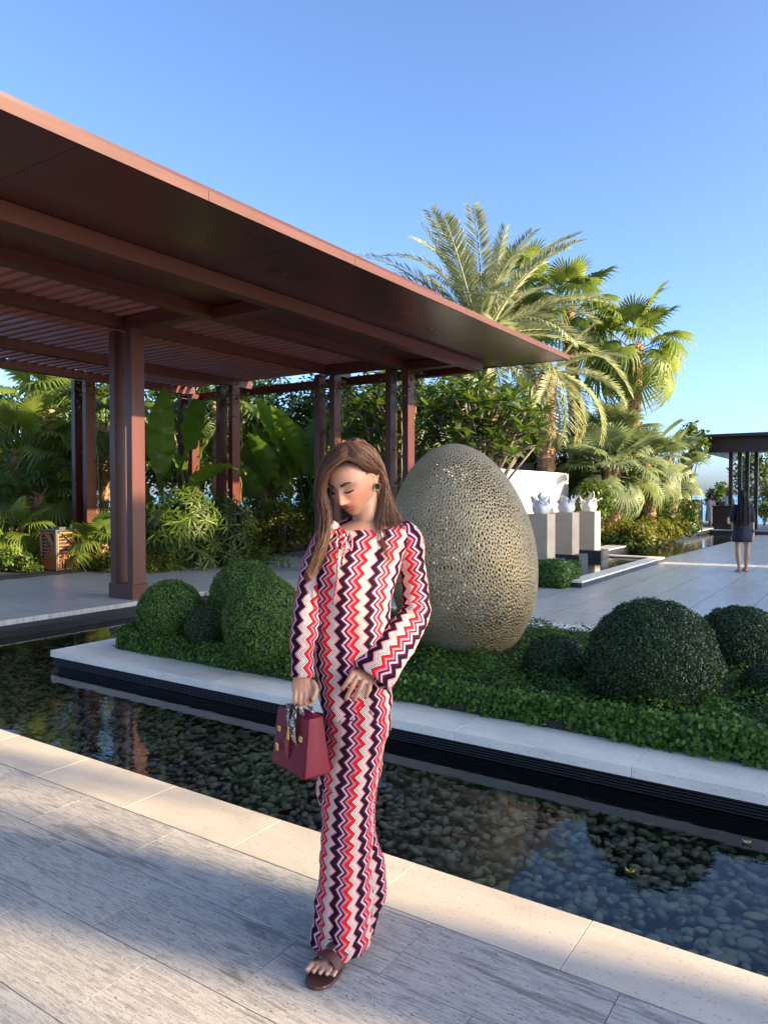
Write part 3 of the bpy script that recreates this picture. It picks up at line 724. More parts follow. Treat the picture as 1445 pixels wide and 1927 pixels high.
def palm_trunk(t, base, top, r0, r1, mat, stubs=True, seed=0):
    rr = random.Random(seed); base, top = Vector(base), Vector(top); n = max(8, int((top - base).length / .12)); mb = MB(); pts = []; rad = []
    for i in range(n + 1):
        u = i / n; p = base.lerp(top, u); p += Vector((math.sin(u * 3 + seed) * .06, math.cos(u * 2.5 + seed) * .06, 0)) * u; pts.append(p); rad.append((r0 + (r1 - r0) * u) * (1.0 + (.10 if i % 2 else -.06)))
    mb.tube(pts, rad, 12)
    if stubs:
        for i in range(n * 6):
            u = rr.random(); p = base.lerp(top, u) + Vector((math.sin(u * 3 + seed) * .06, math.cos(u * 2.5 + seed) * .06, 0)) * u; a = rr.random() * 6.28; rd = r0 + (r1 - r0) * u; o = Vector((math.cos(a), math.sin(a), 0)); s = Vector((-o.y, o.x, 0))
            q = p + o * rd * .85; mb.add([q + s * .05, q - s * .05, q + o * rr.uniform(.05, .12) + Vector((0, 0, rr.uniform(.10, .2))), q + Vector((0, 0, .1))], [(0, 1, 2), (0, 2, 3), (1, 3, 2)])
    o = mb.build('trunk', mat, t, False); return o
FAN = [fan_mesh(i, 32, .62, .8, 150, (.15, .4, .7, 1.0)[i], (.2, .35, .5, .7)[i], leaf_fan) for i in range(4)]
FANB = [fan_mesh(i + 9, 36, .70, .8, 160, (.1, .3, .55, .85)[i], (.12, .25, .35, .5)[i], leaf_fan_blue) for i in range(4)]
FAND = [fan_mesh(i + 19, 26, .55, .7, 150, (.2, .5, .8)[i % 3], .35, leaf_mid) for i in range(3)]
FEA = [feather_mesh(i, 3.2, (.35, .8, 1.3, 1.9)[i], 70, .44, leaf_date) for i in range(4)]
def fan_palm(name, label, cat, base, crown, n, s, meshes, tr=(.22, .17), lo=-55, hi=82, seed=0, grp=None, trunk=True, tmat=None):
    rr = random.Random(seed); t = thing(name, label, cat, base, 0, grp); b = Vector(base); c = Vector(crown)
    if trunk: palm_trunk(t, b, c, tr[0], tr[1], tmat or bark_palm, True, seed)
    for i in range(n):
        u = (i + .5) / n; pitch = R(hi + (lo - hi) * u ** .85 + rr.uniform(-9, 9)); az = i * 2.39996 + rr.uniform(-.25, .25)
        k = min(len(meshes) - 1, int(u * len(meshes)))
        off = Vector((math.cos(az), math.sin(az), 0)) * tr[1] * .6
        put('leaf', meshes[k], t, c - b + off + Vector((0, 0, -.35 * u * s)), az, pitch, rr.uniform(-.5, .5), s * rr.uniform(.85, 1.12))
    return t
def date_palm(label, base, crown, n, s, seed, lo=-50, hi=86, grp=None):
    rr = random.Random(seed); t = thing('date_palm', label, 'palm', base, 0, grp); b = Vector(base); c = Vector(crown)
    palm_trunk(t, b, c, .28, .24, bark_palm, True, seed)
    for i in range(n):
        u = (i + .5) / n; pitch = R(hi + (lo - hi) * u + rr.uniform(-7, 7)); az = i * 2.39996 + rr.uniform(-.3, .3)
        k = min(3, int((.15 + .85 * u) * 4 * rr.uniform(.8, 1.1)))
        put('frond', FEA[k], t, c - b + Vector((math.cos(az), math.sin(az), 0)) * .15, az, pitch, rr.uniform(-.6, .6), s * (.9 + .35 * u) * rr.uniform(.85, 1.1))
def spot(px, py, d): return at(px, d, hz(py, d))

# tall palms behind the white wall
LEFT = 33.65 + 180
date_palm('tall date palm with long grey-green feather fronds rising above the roof corner', at(955, 23), spot(905, 640, 23), 46, 1.3, 4, -30)
date_palm('shorter date palm with drooping feather fronds below the roof corner', at(1028, 21.5), spot(1030, 700, 21.5), 17, .72, 9, -45, 55)
dp = bpy.data.objects['date_palm']; dc = Vector(spot(905, 640, 23)) - Vector(at(955, 23))
for az, pit, k, sc_ in ((LEFT, 52, 2, 1.45), (LEFT + 25, 66, 2, 1.3), (LEFT - 30, 74, 1, 1.35), (LEFT + 180, 66, 1, 1.4), (LEFT + 190, 40, 2, 1.3), (LEFT + 10, 38, 2, 1.25), (LEFT - 20, 84, 1, 1.35)):
    put('frond', FEA[k], dp, dc, R(az), R(pit), rnd.uniform(-.3, .3), sc_)
G1 = 'tall fan palms against the sky'
fan_palm('fan_palm', 'tall fan palm standing between the date palm and the rightmost one', 'palm', at(1097, 26), spot(1070, 580, 26), 21, 1.5, FAN, (.26, .2), -20, 85, 2, G1)
fan_palm('fan_palm', 'rightmost tall fan palm with thick rough brown trunk', 'palm', at(1180, 25), spot(1190, 650, 25), 24, 1.45, FAN, (.30, .25), -35, 84, 5, G1)
fan_palm('fan_palm', 'tallest fan palm, half hidden behind the big date palm', 'palm', at(1052, 28), spot(970, 550, 28), 18, 1.4, FAN, (.25, .2), -15, 85, 8, G1)
G2 = 'low pale fan palms beside the plinths'
fan_palm('low_fan_palm', 'broad pale fan palm directly behind the plinths', 'palm', at(1155, 21.5), spot(1150, 880, 21.5), 26, 1.1, FANB, (.2, .22), -40, 80, 12, G2)
fan_palm('low_fan_palm', 'pale fan palm at the end of the white wall', 'palm', at(1105, 24.5), spot(1105, 855, 24.5), 24, 1.1, FANB, (.2, .2), -40, 80, 13, G2)
fan_palm('low_fan_palm', 'pale fan palm over the yellow ferns', 'palm', at(1225, 23), spot(1215, 865, 23), 22, 1.0, FANB, (.2, .2), -45, 78, 14, G2)
fan_palm('low_fan_palm', 'tallest of the pale fan palms, in front of the brown trunks', 'palm', at(1150, 24), spot(1150, 825, 24), 22, 1.05, FANB, (.2, .2), -30, 80, 15, G2)
fan_palm('low_fan_palm', 'small pale fan palm beside the wooden cabinet', 'palm', at(1262, 25), spot(1264, 915, 25), 13, .62, FANB, (.22, .24), -10, 75, 16, G2)
fan_palm('low_fan_palm', 'pale fan palm against the sky left of the far pavilion', 'palm', at(1262, 26), spot(1250, 865, 26), 18, .95, FANB, (.2, .2), -30, 80, 17, G2)
# fan palms left of and behind the pergola
G3 = 'fan palms behind the pergola'
fan_palm('garden_fan_palm', 'large fan palm at the left edge behind the litter bin', 'palm', at(40, 17.5), spot(35, 845, 17.5), 24, 1.25, FAN, (.14, .13), -35, 80, 21, G3)
fan_palm('garden_fan_palm', 'sunlit fan palm high under the left pergola roof', 'palm', at(100, 19), spot(95, 770, 19), 22, 1.3, FAN, (.14, .13), -40, 80, 22, G3)
fan_palm('garden_fan_palm', 'low sunlit fan palm at the left picture edge', 'palm', at(15, 15.0), spot(20, 1005, 15.0), 20, .72, FAN, (.08, .08), 0, 80, 23, G3)
fan_palm('garden_fan_palm', 'small fan palm between the litter bin and the front column', 'palm', at(190, 14.6), spot(186, 1035, 14.6), 18, .58, FAN, (.05, .05), 5, 82, 24, G3)
fan_palm('garden_fan_palm', 'fan palm seen between the left columns', 'palm', at(190, 18), spot(200, 800, 18), 18, 1.2, FAND, (.12, .1), -40, 80, 25, G3)
fan_palm('garden_fan_palm', 'dark fan palm hanging over the banana plant', 'palm', at(405, 20), spot(410, 745, 20), 18, 1.2, FAND, (.12, .1), -50, 70, 26, G3)
fan_palm('garden_fan_palm', 'fan palm right of the middle pergola column', 'palm', at(500, 20.5), spot(500, 850, 20.5), 18, 1.2, FAND, (.12, .1), -40, 80, 27, G3)
fan_palm('garden_fan_palm', 'silvery spiky palm just behind the right pergola columns', 'palm', at(748, 18), spot(750, 900, 18), 16, .7, FANB, (.06, .06), 5, 85, 28, G3)
fan_palm('garden_fan_palm', 'fan palm low at the left behind the bin', 'palm', at(60, 16.2), spot(70, 930, 16.2), 18, 1.0, FAND, (.1, .1), -20, 80, 29, G3)

# banana and traveller's palms
PAD = [paddle_mesh(i, 1.55, .52, 1.0, (.25, .5, .9, 1.4)[i], leaf_banana, .03, (.05, .1, .25, .4)[i]) for i in range(4)]
ban = thing('banana_plant', 'banana plant with huge backlit paddle leaves behind the front column', 'plant', at(308, 15.6))
for az, pt_, k, s, z in ((R(200), 84, 0, 1.02, .55), (R(310), 80, 1, 1.15, .9), (R(60), 74, 1, 1.05, .9), (R(150), 62, 2, 1.1, 1.0), (R(20), 55, 3, 1.0, .8), (R(255), 70, 1, .95, .3), (R(280), 50, 3, .8, .2)):
    put('leaf', PAD[k], ban, (0, 0, z), az, R(pt_), rnd.uniform(-.5, .5), s)
MB().tube([at(308, 15.6, 0), at(308, 15.6, .5), at(307, 15.6, 1.1)], [.12, .10, .06], 10).build('stem', stem_green, ban, True)
ban2 = thing('banana_plant', 'darker banana plant with torn leaves right of the bright one', 'plant', at(352, 16.8))
for az, pt_, k, s, z in ((R(220), 80, 3, 1.1, 1.4), (R(330), 72, 3, 1.15, 1.5), (R(90), 70, 2, 1.1, 1.4), (R(150), 60, 3, 1.0, 1.3), (R(270), 55, 2, .9, 1.2)):
    put('leaf', PAD[k], ban2, (0, 0, z), az, R(pt_), rnd.uniform(-.5, .5), s)
MB().tube([at(352, 16.8, 0), at(352, 16.8, .8), at(352, 16.8, 1.6)], [.12, .10, .07], 10).build('stem', stem_green, ban2, True)
trv = thing('traveller_palm', 'traveller palm with a fan of long pale stalks and broad leaves', 'plant', at(585, 19))
PADT = [paddle_mesh(i + 5, 1.7, .62, 2.0, (.3, .6, .9)[i], leaf_banana, .03, .15) for i in range(3)]
for i in range(13):
    a = -68 + 136 * i / 12; az = R(20) if a >= 0 else R(200)
    put('leaf', PADT[i % 3], trv, (rnd.uniform(-.1, .1), rnd.uniform(-.1, .1), .1), az + rnd.uniform(-.25, .25), R(90 - abs(a) * .62), R(90) + rnd.uniform(-.5, .5), rnd.uniform(.95, 1.2))
trv2 = thing('traveller_palm', 'second traveller palm with upright leaves under the pergola end beam', 'plant', at(655, 20))
for i in range(9):
    a = -50 + 100 * i / 8; az = R(30) if a >= 0 else R(210)
    put('leaf', PADT[i % 3], trv2, (rnd.uniform(-.1, .1), rnd.uniform(-.1, .1), .1), az + rnd.uniform(-.25, .25), R(90 - abs(a) * .6), R(90) + rnd.uniform(-.5, .5), rnd.uniform(1.0, 1.25))

# plumeria trees: forked branches, leaf whorls; the nearest leaves are single parts
def plum_leaf():
    V = []; F = []; n = 6
    for i in range(n + 1):
        u = i / n; w = .052 * math.sin(math.pi * min(1, .05 + .95 * u ** 1.35)) ** .8 + .002; x = .36 * u; z = .03 * math.sin(u * 2) - .05 * u * u
        V += [(x, w, z + w * .25), (x, 0, z), (x, -w, z + w * .25)]
    for i in range(n): F += [(i * 3, i * 3 + 1, i * 3 + 4, i * 3 + 3), (i * 3 + 1, i * 3 + 2, i * 3 + 5, i * 3 + 4)]
    return np.array(V), np.array(F)
PLV, PLF = plum_leaf(); PL_ME = mesh_np('leaf', PLV, PLF, leaf_plumeria)
def plumeria(label, base, c, rad, ntip, seed, nparts, flowers=3):
    rr = random.Random(seed); t = thing('plumeria_tree', label, 'tree', base, 0, 'plumeria trees before the palms'); b = Vector(base); c = Vector(c)
    mb = MB(); fork = b.lerp(c, .45); mb.tube([b, b.lerp(fork, .5) + Vector((.06, 0, 0)), fork], [.13, .11, .09], 9)
    mats = []; tips = []
    for i in range(ntip):
        v = Vector((rr.gauss(0, 1), rr.gauss(0, 1), rr.gauss(.1, .8))).normalized(); q = rr.random() ** .35
        p = c + Vector((v.x * rad[0], v.y * rad[1], v.z * rad[2])) * q; tips.append(p)
        if i % 7 == 0:
            mid = fork.lerp(p, .5) + Vector((0, 0, -.15)); mb.tube([fork, mid, p], [.06, .035, .018], 6)
        else: mb.tube([p + (c - p) * .35 + Vector((0, 0, -.25)), p], [.025, .016], 5)
        for k in range(rr.randint(8, 12)):
            az = k * 2.39996 + rr.random(); pit = rr.uniform(-25, 55)
            M = Matrix.Translation(p) @ Matrix.Rotation(az, 4, 'Z') @ Matrix.Rotation(-R(pit), 4, 'Y') @ Matrix.Rotation(rr.uniform(-.4, .4), 4, 'X') @ Matrix.Scale(rr.uniform(.8, 1.25), 4)
            mats.append(M)
    mb.build('trunk', bark_grey, t, True)
    mats.sort(key=lambda M: M.translation.length)
    for M in mats[:nparts]:
        o = link('leaf', PL_ME, t); o.matrix_local = Matrix.Translation(-b) @ M
    rest = mats[nparts:]; s = LeafSet(); H = np.column_stack([PLV, np.ones(len(PLV))])
    for M in rest: s.add((H @ np.array(M).T)[:, :3], PLF, np.full(len(PLV), rr.random()))
    s.build('crown', leaf_plumeria, t, tuple(b), 'stuff')
    tips.sort(key=lambda p: p.length)
    for p in tips[2:2 + flowers]:
        f = MB()
        for q in range(9):
            o = p + Vector((rr.gauss(0, .07), rr.gauss(0, .07), .10 + rr.gauss(0, .04)))
            for a in range(5):
                an = a * 1.2566 + q; f.add([o, o + Vector((math.cos(an - .4) * .03, math.sin(an - .4) * .03, .02)), o + Vector((math.cos(an) * .055, math.sin(an) * .055, .015)), o + Vector((math.cos(an + .4) * .03, math.sin(an + .4) * .03, .02))], [(0, 1, 2, 3)])
        f.build('flower_cluster', flower_m, t)
plumeria('broad plumeria tree with white flowers behind the metal egg', at(905, 16.5), spot(905, 795, 16.5), (1.5, 1.2, 1.15), 125, 3, 210, 3)
plumeria('plumeria tree partly behind the right pergola columns', at(745, 18.5), spot(752, 770, 18.5), (1.7, 1.2, 1.4), 110, 5, 90, 1)

# shrubs: whorled lady palms, ferns, low cover
def whorl_bush(label, px, d, w, h, n, mat, seed, name='lady_palm', leafl=.30, grp='lady palms under the pergola edge'):
    rr = random.Random(seed); b = Vector(at(px, d)); t = thing(name, label, 'plant', tuple(b), 0, grp); P = []; T = []; N = []
    mb = MB()
    for i in range(n):
        a = rr.random() * 6.28; q = rr.random() ** .6; z = h * (rr.random() ** .7) * (1 - .35 * q * q); c = b + Vector((math.cos(a) * q * w, math.sin(a) * q * w, z))
        if i % 6 == 0: mb.tube([b + Vector((math.cos(a) * q * w * .5, math.sin(a) * q * w * .5, 0)), c], .008, 4)
        out = Vector((math.cos(a) * (.4 + q), math.sin(a) * (.4 + q), .55)).normalized(); s1 = out.orthogonal().normalized(); s2 = out.cross(s1)
        for k in range(9):
            an = k * 6.28 / 9 + rr.random() * .3; dv = (s1 * math.cos(an) + s2 * math.sin(an)) * .8 + out * .45 - Vector((0, 0, .25)); P.append(c); T.append(dv.normalized()); N.append(out)
    P, T, N = (np.array([tuple(v) for v in A]) for A in (P, T, N)); L = leafl * rng.uniform(.7, 1.2, len(P))
    s = LeafSet(); s.add(*leaves(P, N + rng.normal(size=N.shape) * .15, L, .040, .3, T, True)); s.build('foliage', mat, t, tuple(b), 'stuff'); mb.build('stem', stem_green, t)
whorl_bush('dark glossy lady palm clump right of the front column', 345, 15.2, .85, 1.65, 230, leaf_mid, 1)
whorl_bush('lady palm clump beside the middle pergola column', 425, 15.6, .65, 1.45, 170, leaf_dark, 2)
whorl_bush('lady palm clump at the foot of the banana plant', 300, 15.6, .6, 1.2, 110, leaf_mid, 3)
whorl_bush('lady palm clump right of the middle column', 500, 19, .7, 1.5, 130, leaf_dark, 4)
whorl_bush('lady palm clump behind the litter bin', 130, 16.5, .9, 1.5, 160, leaf_mid, 6)
whorl_bush('bushy green clump at the far left behind the low fan palm', 20, 16.5, .8, 1.4, 130, leaf_mid, 7)
def bush(name, label, px, d, rad, zc, n, size, mat, grp=None, clumps=16, asp=.5, cat='shrub'):
    x, y, _ = at(px, d); t = thing(name, label, cat, (x, y, 0), 0, grp); s = LeafSet(); s.add(*cloud(n, (x, y, zc), rad, size, asp, .5, clumps, .4)); s.build('foliage', mat, t, (x, y, 0), 'stuff')
    mb = MB()
    for i in range(5): mb.tube([(x, y, 0), (x + rnd.uniform(-.4, .4) * rad[0], y + rnd.uniform(-.4, .4) * rad[1], zc + .2 * rad[2])], [.02, .008], 5)
    mb.build('stem', bark_grey, t)
G4 = 'low shrubs along the planting edge'
bush('low_shrub', 'bright low shrub right of the front column base', 290, 14.4, (.75, .5, .22), .16, 1800, .07, leaf_yellow, G4, 12, .7)
bush('low_shrub', 'low creeping shrub under the middle column', 455, 15.6, (1.3, .8, .2), .16, 2600, .07, leaf_mid, G4, 18, .7)
bush('low_shrub', 'low creeping shrub left of the litter bin', 30, 14.2, (1.0, .5, .22), .18, 2000, .07, leaf_mid, G4, 14, .7)
bush('low_shrub', 'low creeping shrub between the bin and the column', 200, 14.3, (.6, .4, .2), .16, 1300, .07, leaf_yellow, G4, 10, .7)
bush('low_shrub', 'twiggy small-leaved shrub left of the woman', 535, 18.2, (1.0, .7, .75), .8, 3000, .07, leaf_yellow, G4, 22, .6)
bush('low_shrub', 'shaded shrub before the board fence', 590, 19.2, (1.2, .7, .8), .7, 3000, .08, leaf_mid, G4, 20, .6)
bush('low_shrub', 'light shrub behind the right pergola columns', 690, 18.5, (1.0, .6, 1.0), 1.0, 2600, .08, leaf_mid, G4, 18, .6)
G5 = 'yellow green ferns along the channel'
for i, (px, d, lb) in enumerate(((1185, 19.5, 'yellow green fern nearest the plinths'), (1228, 21.5, 'second yellow green fern along the channel'), (1262, 23.5, 'third yellow green fern along the channel'), (1268, 26.5, 'farthest yellow green fern, before the wooden cabinet'))):
    bush('fern', lb, px, d, (.75, 1.0, .42), .42, 2400, .17, leaf_yellow, G5, 26, .28, 'fern')
bush('leafy_shrub', 'fresh green shrub behind the last plinth', 1120, 19.6, (.7, .7, .7), 1.3, 2200, .10, leaf_mid, None, 18, .6)
bush('leafy_shrub', 'dark ivy at the foot of the pale palms', 1165, 19.4, (1.0, .9, .25), .22, 2500, .08, leaf_dark, None, 16, .7)
bush('leafy_shrub', 'leafy dark shrub behind the yellow ferns', 1235, 24, (1.6, 1.6, .8), .9, 4200, .12, leaf_dark, None, 26, .6)
bush('leafy_shrub', 'thin leafy shrub by the sea behind the counter', 1350, 38, (.9, .9, .9), 1.3, 1400, .16, leaf_mid, None, 16, .6)
bush('leafy_shrub', 'clipped rounded shrub at the far right lounge', 1438, 35, (.9, .9, .35), .75, 1500, .1, leaf_mid, None, 0, .6)
hx, hy, _ = at(1046, 12.15)
t = thing('box_hedge', 'small square clipped box hedge at the corner of the plinth basin', 'hedge', (hx, hy, 0)); s = LeafSet(); n = 9000
u = rng.uniform(-1, 1, (n, 3)); kx = np.abs(u).argmax(1); u[np.arange(n), kx] = np.sign(u[np.arange(n), kx]) * rng.uniform(.9, 1.03, n); u = np.sign(u) * np.abs(u) ** .92
s.add(*leaves(u * np.array([.30, .40, .19]) + np.array([hx, hy, .2]), u + rng.normal(size=u.shape) * .5, .045, .026, .15)); s.build('foliage', leaf_box_light, t, (hx, hy, 0), 'stuff')
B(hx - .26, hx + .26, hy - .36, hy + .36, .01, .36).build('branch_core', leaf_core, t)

# broadleaf trees that close the view
def tree(label, px, d, zc, rad, n, size, mat, seed, clumps=34, tr=.14, grp='broadleaf trees closing the view'):
    x, y, _ = at(px, d); rr = random.Random(seed); t = thing('broadleaf_tree', label, 'tree', (x, y, 0), 0, grp); s = LeafSet()
    s.add(*cloud(n, (x, y, zc), rad, size, .55, .3, clumps, .35)); s.build('crown', mat, t, (x, y, 0), 'stuff'); mb = MB()
    mb.tube([(x, y, -.1), (x + .1, y, zc * .4), (x, y, zc)], [tr, tr * .8, tr * .4], 9)
    for i in range(6):
        a = rr.random() * 6.28; mb.tube([(x + .05, y, zc * rr.uniform(.4, .8)), (x + math.cos(a) * rad[0] * .6, y + math.sin(a) * rad[1] * .6, zc + rr.uniform(-.2, .5) * rad[2])], [tr * .5, tr * .15], 6)
    mb.build('trunk', bark_grey, t, True)
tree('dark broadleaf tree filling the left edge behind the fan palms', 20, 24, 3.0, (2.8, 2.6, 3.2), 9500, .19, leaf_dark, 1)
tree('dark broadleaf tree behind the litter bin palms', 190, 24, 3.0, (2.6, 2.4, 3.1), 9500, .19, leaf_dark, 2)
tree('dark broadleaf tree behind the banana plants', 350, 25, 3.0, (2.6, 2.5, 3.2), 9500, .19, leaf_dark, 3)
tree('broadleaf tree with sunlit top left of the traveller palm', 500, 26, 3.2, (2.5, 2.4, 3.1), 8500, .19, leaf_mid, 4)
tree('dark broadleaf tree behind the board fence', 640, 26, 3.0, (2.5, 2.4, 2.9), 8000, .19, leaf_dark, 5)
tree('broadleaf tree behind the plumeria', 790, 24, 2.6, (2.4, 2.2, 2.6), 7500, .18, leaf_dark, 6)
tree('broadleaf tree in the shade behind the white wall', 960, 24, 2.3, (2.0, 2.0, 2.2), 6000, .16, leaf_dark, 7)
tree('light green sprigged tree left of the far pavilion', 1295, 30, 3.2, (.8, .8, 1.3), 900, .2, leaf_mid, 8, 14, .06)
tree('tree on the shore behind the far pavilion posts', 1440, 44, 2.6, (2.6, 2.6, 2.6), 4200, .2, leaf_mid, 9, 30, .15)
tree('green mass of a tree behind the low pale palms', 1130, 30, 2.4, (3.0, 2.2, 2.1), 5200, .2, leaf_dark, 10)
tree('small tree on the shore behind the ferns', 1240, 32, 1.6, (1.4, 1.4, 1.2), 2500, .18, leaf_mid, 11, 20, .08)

for i in range(30):  # crown added to dapple shade on her head and shoulders
    put('frond', FEA[i % 4], pt, (0, -.6, 7.35), i * 2.4, R(75 - i * 4.2), rnd.uniform(-.5, .5), .75)
# climbers on the pergola posts
def climber(label, x, y, z, seed):
    rr = random.Random(seed); t = thing('climbing_vine', label, 'vine', (x, y, 0), 0, 'vines on the pergola columns'); mb = MB(); P = []
    for q in range(4):
        pts = []; a0 = rr.random() * 6.28
        for i in range(14):
            u = i / 13; a = a0 + u * rr.uniform(2, 5); pts.append((x + math.cos(a) * .16, y + .10 + math.sin(a) * .06, .1 + u * (z - .1)))
        mb.tube(pts, .009, 4)
        P += [Vector(pts[rr.randrange(14)]) + Vector((rr.gauss(0, .09), rr.gauss(0, .09), rr.gauss(0, .12))) for _ in range(40)]
    P += [Vector((x + rr.gauss(0, .2), y + rr.gauss(0, .2), z - .1 + rr.gauss(0, .14))) for _ in range(90)]
    P = np.array([tuple(p) for p in P]); mb.build('stem', plain('vine_stem_%d' % seed, (.3, .2, .1), .8), t); s = LeafSet(); s.add(*leaves(P, rand_unit(len(P)) + np.array([0, 0, .4]), .085, .06, .15)); s.build('foliage', leaf_yellow, t, (x, y, 0), 'stuff')
climber('thin vine climbing the left rear column', -13.55, 9.34, 3.7, 1)
climber('vine climbing the middle column by the banana plants', -11.7, 11.65, 3.7, 2)
climber('vine twining up the column behind the woman', -8.95, 11.66, 3.6, 3)
climber('vine twining up the rightmost pergola column', -7.27, 11.66, 3.6, 4)

# ------------------------------------------------------------------ pebbles in the pool
def ico(sub):
    bm = bmesh.new(); bmesh.ops.create_icosphere(bm, subdivisions=sub, radius=1); V = np.array([tuple(v.co) for v in bm.verts]); F = np.array([[v.index for v in f.verts] for f in bm.faces]); bm.free(); return V, F
tp = NT('river_pebble'); at_ = tp.n('ShaderNodeAttribute', attribute_name='rnd'); oi = tp.n('ShaderNodeObjectInfo')
ff = tp.math('FRACT', tp.math('ADD', at_.outputs['Fac'], oi.outputs['Random'])); nn = tp.noise(tp.coord(), 25, 5, .6)
cc = tp.ramp(ff, [(0, (.10, .096, .066)), (.2, (.20, .19, .125)), (.5, (.32, .30, .19)), (.8, (.44, .40, .25)), (.93, (.55, .40, .21)), (1, (.16, .155, .12))])
tp.set(Base_Color=tp.mix(.5, cc, tp.ramp(nn, [(.3, (.35, .35, .35)), (.7, (.65, .65, .65))]), 'OVERLAY'), Roughness=.55); pebble_m = tp.m
PV1, PF1 = ico(1); PV2, PF2 = ico(2)
spots = []
yy = KY1 + .0
while yy < IY + .06:
    xx = -8.25
    while xx < 1.9: spots.append((xx + rnd.uniform(-.02, .02), yy + rnd.uniform(-.02, .02))); xx += .056
    yy += .042
yy = IY + .06
while yy < 6.4:
    xx = -8.25
    while xx < IX0 + .05: spots.append((xx + rnd.uniform(-.02, .02), yy + rnd.uniform(-.02, .02))); xx += .066
    yy += .05
peb = []
for (x, y) in spots:
    if rnd.random() < .04: continue
    a = rnd.uniform(.023, .044) if rnd.random() < .8 else rnd.uniform(.042, .058); b = a * rnd.uniform(.6, .85); c = a * rnd.uniform(.28, .44)
    M = Matrix.Translation((x, y, -.345 + rnd.uniform(-.028, .026))) @ Matrix.Rotation(rnd.uniform(0, 6.28), 4, 'Z') @ Matrix.Rotation(rnd.gauss(0, .25), 4, 'X') @ Matrix.Rotation(rnd.gauss(0, .25), 4, 'Y') @ Matrix.Diagonal((a, b, c, 1))
    peb.append(M)
def vis(M):
    p = M.translation; d = p.dot(FWD); l = p.dot(RGT); px = 722.5 + 1388 * l / max(d, .1)
    return (d if 700 < px < 1440 and p.y < 3.6 else 99) - 8 * max(M.to_scale()) 
peb.sort(key=vis)
PM = []
for k in range(8):
    q = PV2 * (1 + .07 * np.sin(PV2[:, [1, 2, 0]] * 2.3 + k)) ; PM.append(mesh_np('pebble', q, PF2, pebble_m)); PM[-1].polygons.foreach_set('use_smooth', [True] * len(PF2))
for k, M in enumerate(peb[:300]):
    o = link('pebble', PM[k % 8], None); o.matrix_world = M
    tag(o, 'smooth grey river pebble under the clear water next to the sunlit kerb', 'pebble', 'pebbles on the pool bed')
Vs = []; Fs = []; rs = []; nb = 0; H1 = np.column_stack([PV1, np.ones(len(PV1))])
for M in peb[300:]:
    Vs.append((H1 @ np.array(M).T)[:, :3]); Fs.append(PF1 + nb); nb += len(PV1); rs.append(np.full(len(PV1), rnd.random()))
me = mesh_np('pebble_bed', np.concatenate(Vs), np.concatenate(Fs), pebble_m, np.concatenate(rs)); me.polygons.foreach_set('use_smooth', [True] * len(me.polygons))
tag(link('pebble_bed', me), 'grey river pebbles covering the rest of the pool bed', 'pebbles', None, 'stuff')
# fallen leaves
dead = plain('dry_leaf', (.42, .30, .14), .8, .2, 20)
for (px, d, z, lb, m_) in ((1412, 3.45, -.146, 'curled dry leaf floating near the island at the right', dead), (1190, 3.18, -.146, 'small yellow green leaf floating above the pebbles', leaf_yellow), (33, 9.0, -.146, 'dry leaf floating in the far left pool corner', dead)):
    x, y, _ = at(px, d); V = []; F = []
    for i in range(5):
        u = i / 4; w = .010 * math.sin(math.pi * (.1 + .85 * u)); V += [(x - .02 + .04 * u, y - w, z + .008 * (u - .5) ** 2 * 8), (x - .02 + .04 * u, y, z + .004), (x - .02 + .04 * u, y + w, z + .012 * u)]
    for i in range(4): F += [(i * 3, i * 3 + 1, i * 3 + 4, i * 3 + 3), (i * 3 + 1, i * 3 + 2, i * 3 + 5, i * 3 + 4)]
    o = MB().add(V, F).build('fallen_leaf', m_, None); tag(o, lb, 'leaf', 'leaves floating on the pool'); so = o.modifiers.new('thickness', 'SOLIDIFY'); so.thickness = .0015
# ------------------------------------------------------------------ people: helpers
def fuse(mb, name, voxel, smooth=2):
    """one continuous surface from overlapping closed shells"""
    tmp = bpy.data.objects.new('tmp', mb.mesh('tmp')); COL.objects.link(tmp)
    m = tmp.modifiers.new('r', 'REMESH'); m.mode = 'VOXEL'; m.voxel_size = voxel
    if smooth: s = tmp.modifiers.new('s', 'SMOOTH'); s.iterations = smooth; s.factor = .5
    dg = bpy.context.evaluated_depsgraph_get(); me = bpy.data.meshes.new_from_object(tmp.evaluated_get(dg)); me.name = name
    bpy.data.objects.remove(tmp, do_unlink=True)
    me.polygons.foreach_set('use_smooth', [True] * len(me.polygons)); me.materials.clear()
    return me
def cos_of(me):
    a = np.empty(len(me.vertices) * 3, np.float32); me.vertices.foreach_get('co', a); return a.reshape(-1, 3)
def paint(me, col):
    a = me.color_attributes.new('tint', 'FLOAT_COLOR', 'POINT'); c = np.ones((len(col), 4), np.float32); c[:, :3] = col; a.data.foreach_set('color', c.ravel())
def make_skin():
    t = NT('skin'); at2 = t.n('ShaderNodeAttribute', attribute_name='tint'); n = t.noise(t.coord(), 40, 4, .6)
    c = t.mix(.18, at2.outputs['Color'], t.ramp(n, [(.3, (.4, .4, .4)), (.7, (.6, .6, .6))]), 'OVERLAY')
    t.set(Base_Color=c, Roughness=.48); t.p.inputs['Subsurface Weight'].default_value = .12; t.p.inputs['Subsurface Radius'].default_value = (.01, .004, .002); t.p.inputs['Subsurface Scale'].default_value = .5
    t.bump(t.noise(t.coord(), 350, 2), .05, .001); return t.m
skin = make_skin()
def make_hair(name, dark, light):
    t = NT(name); at2 = t.n('ShaderNodeAttribute', attribute_name='rnd'); t.set(Base_Color=t.ramp(at2.outputs['Fac'], [(0, dark), (1, light)]), Roughness=.46); t.p.inputs['Specular IOR Level'].default_value = .3; return t.m
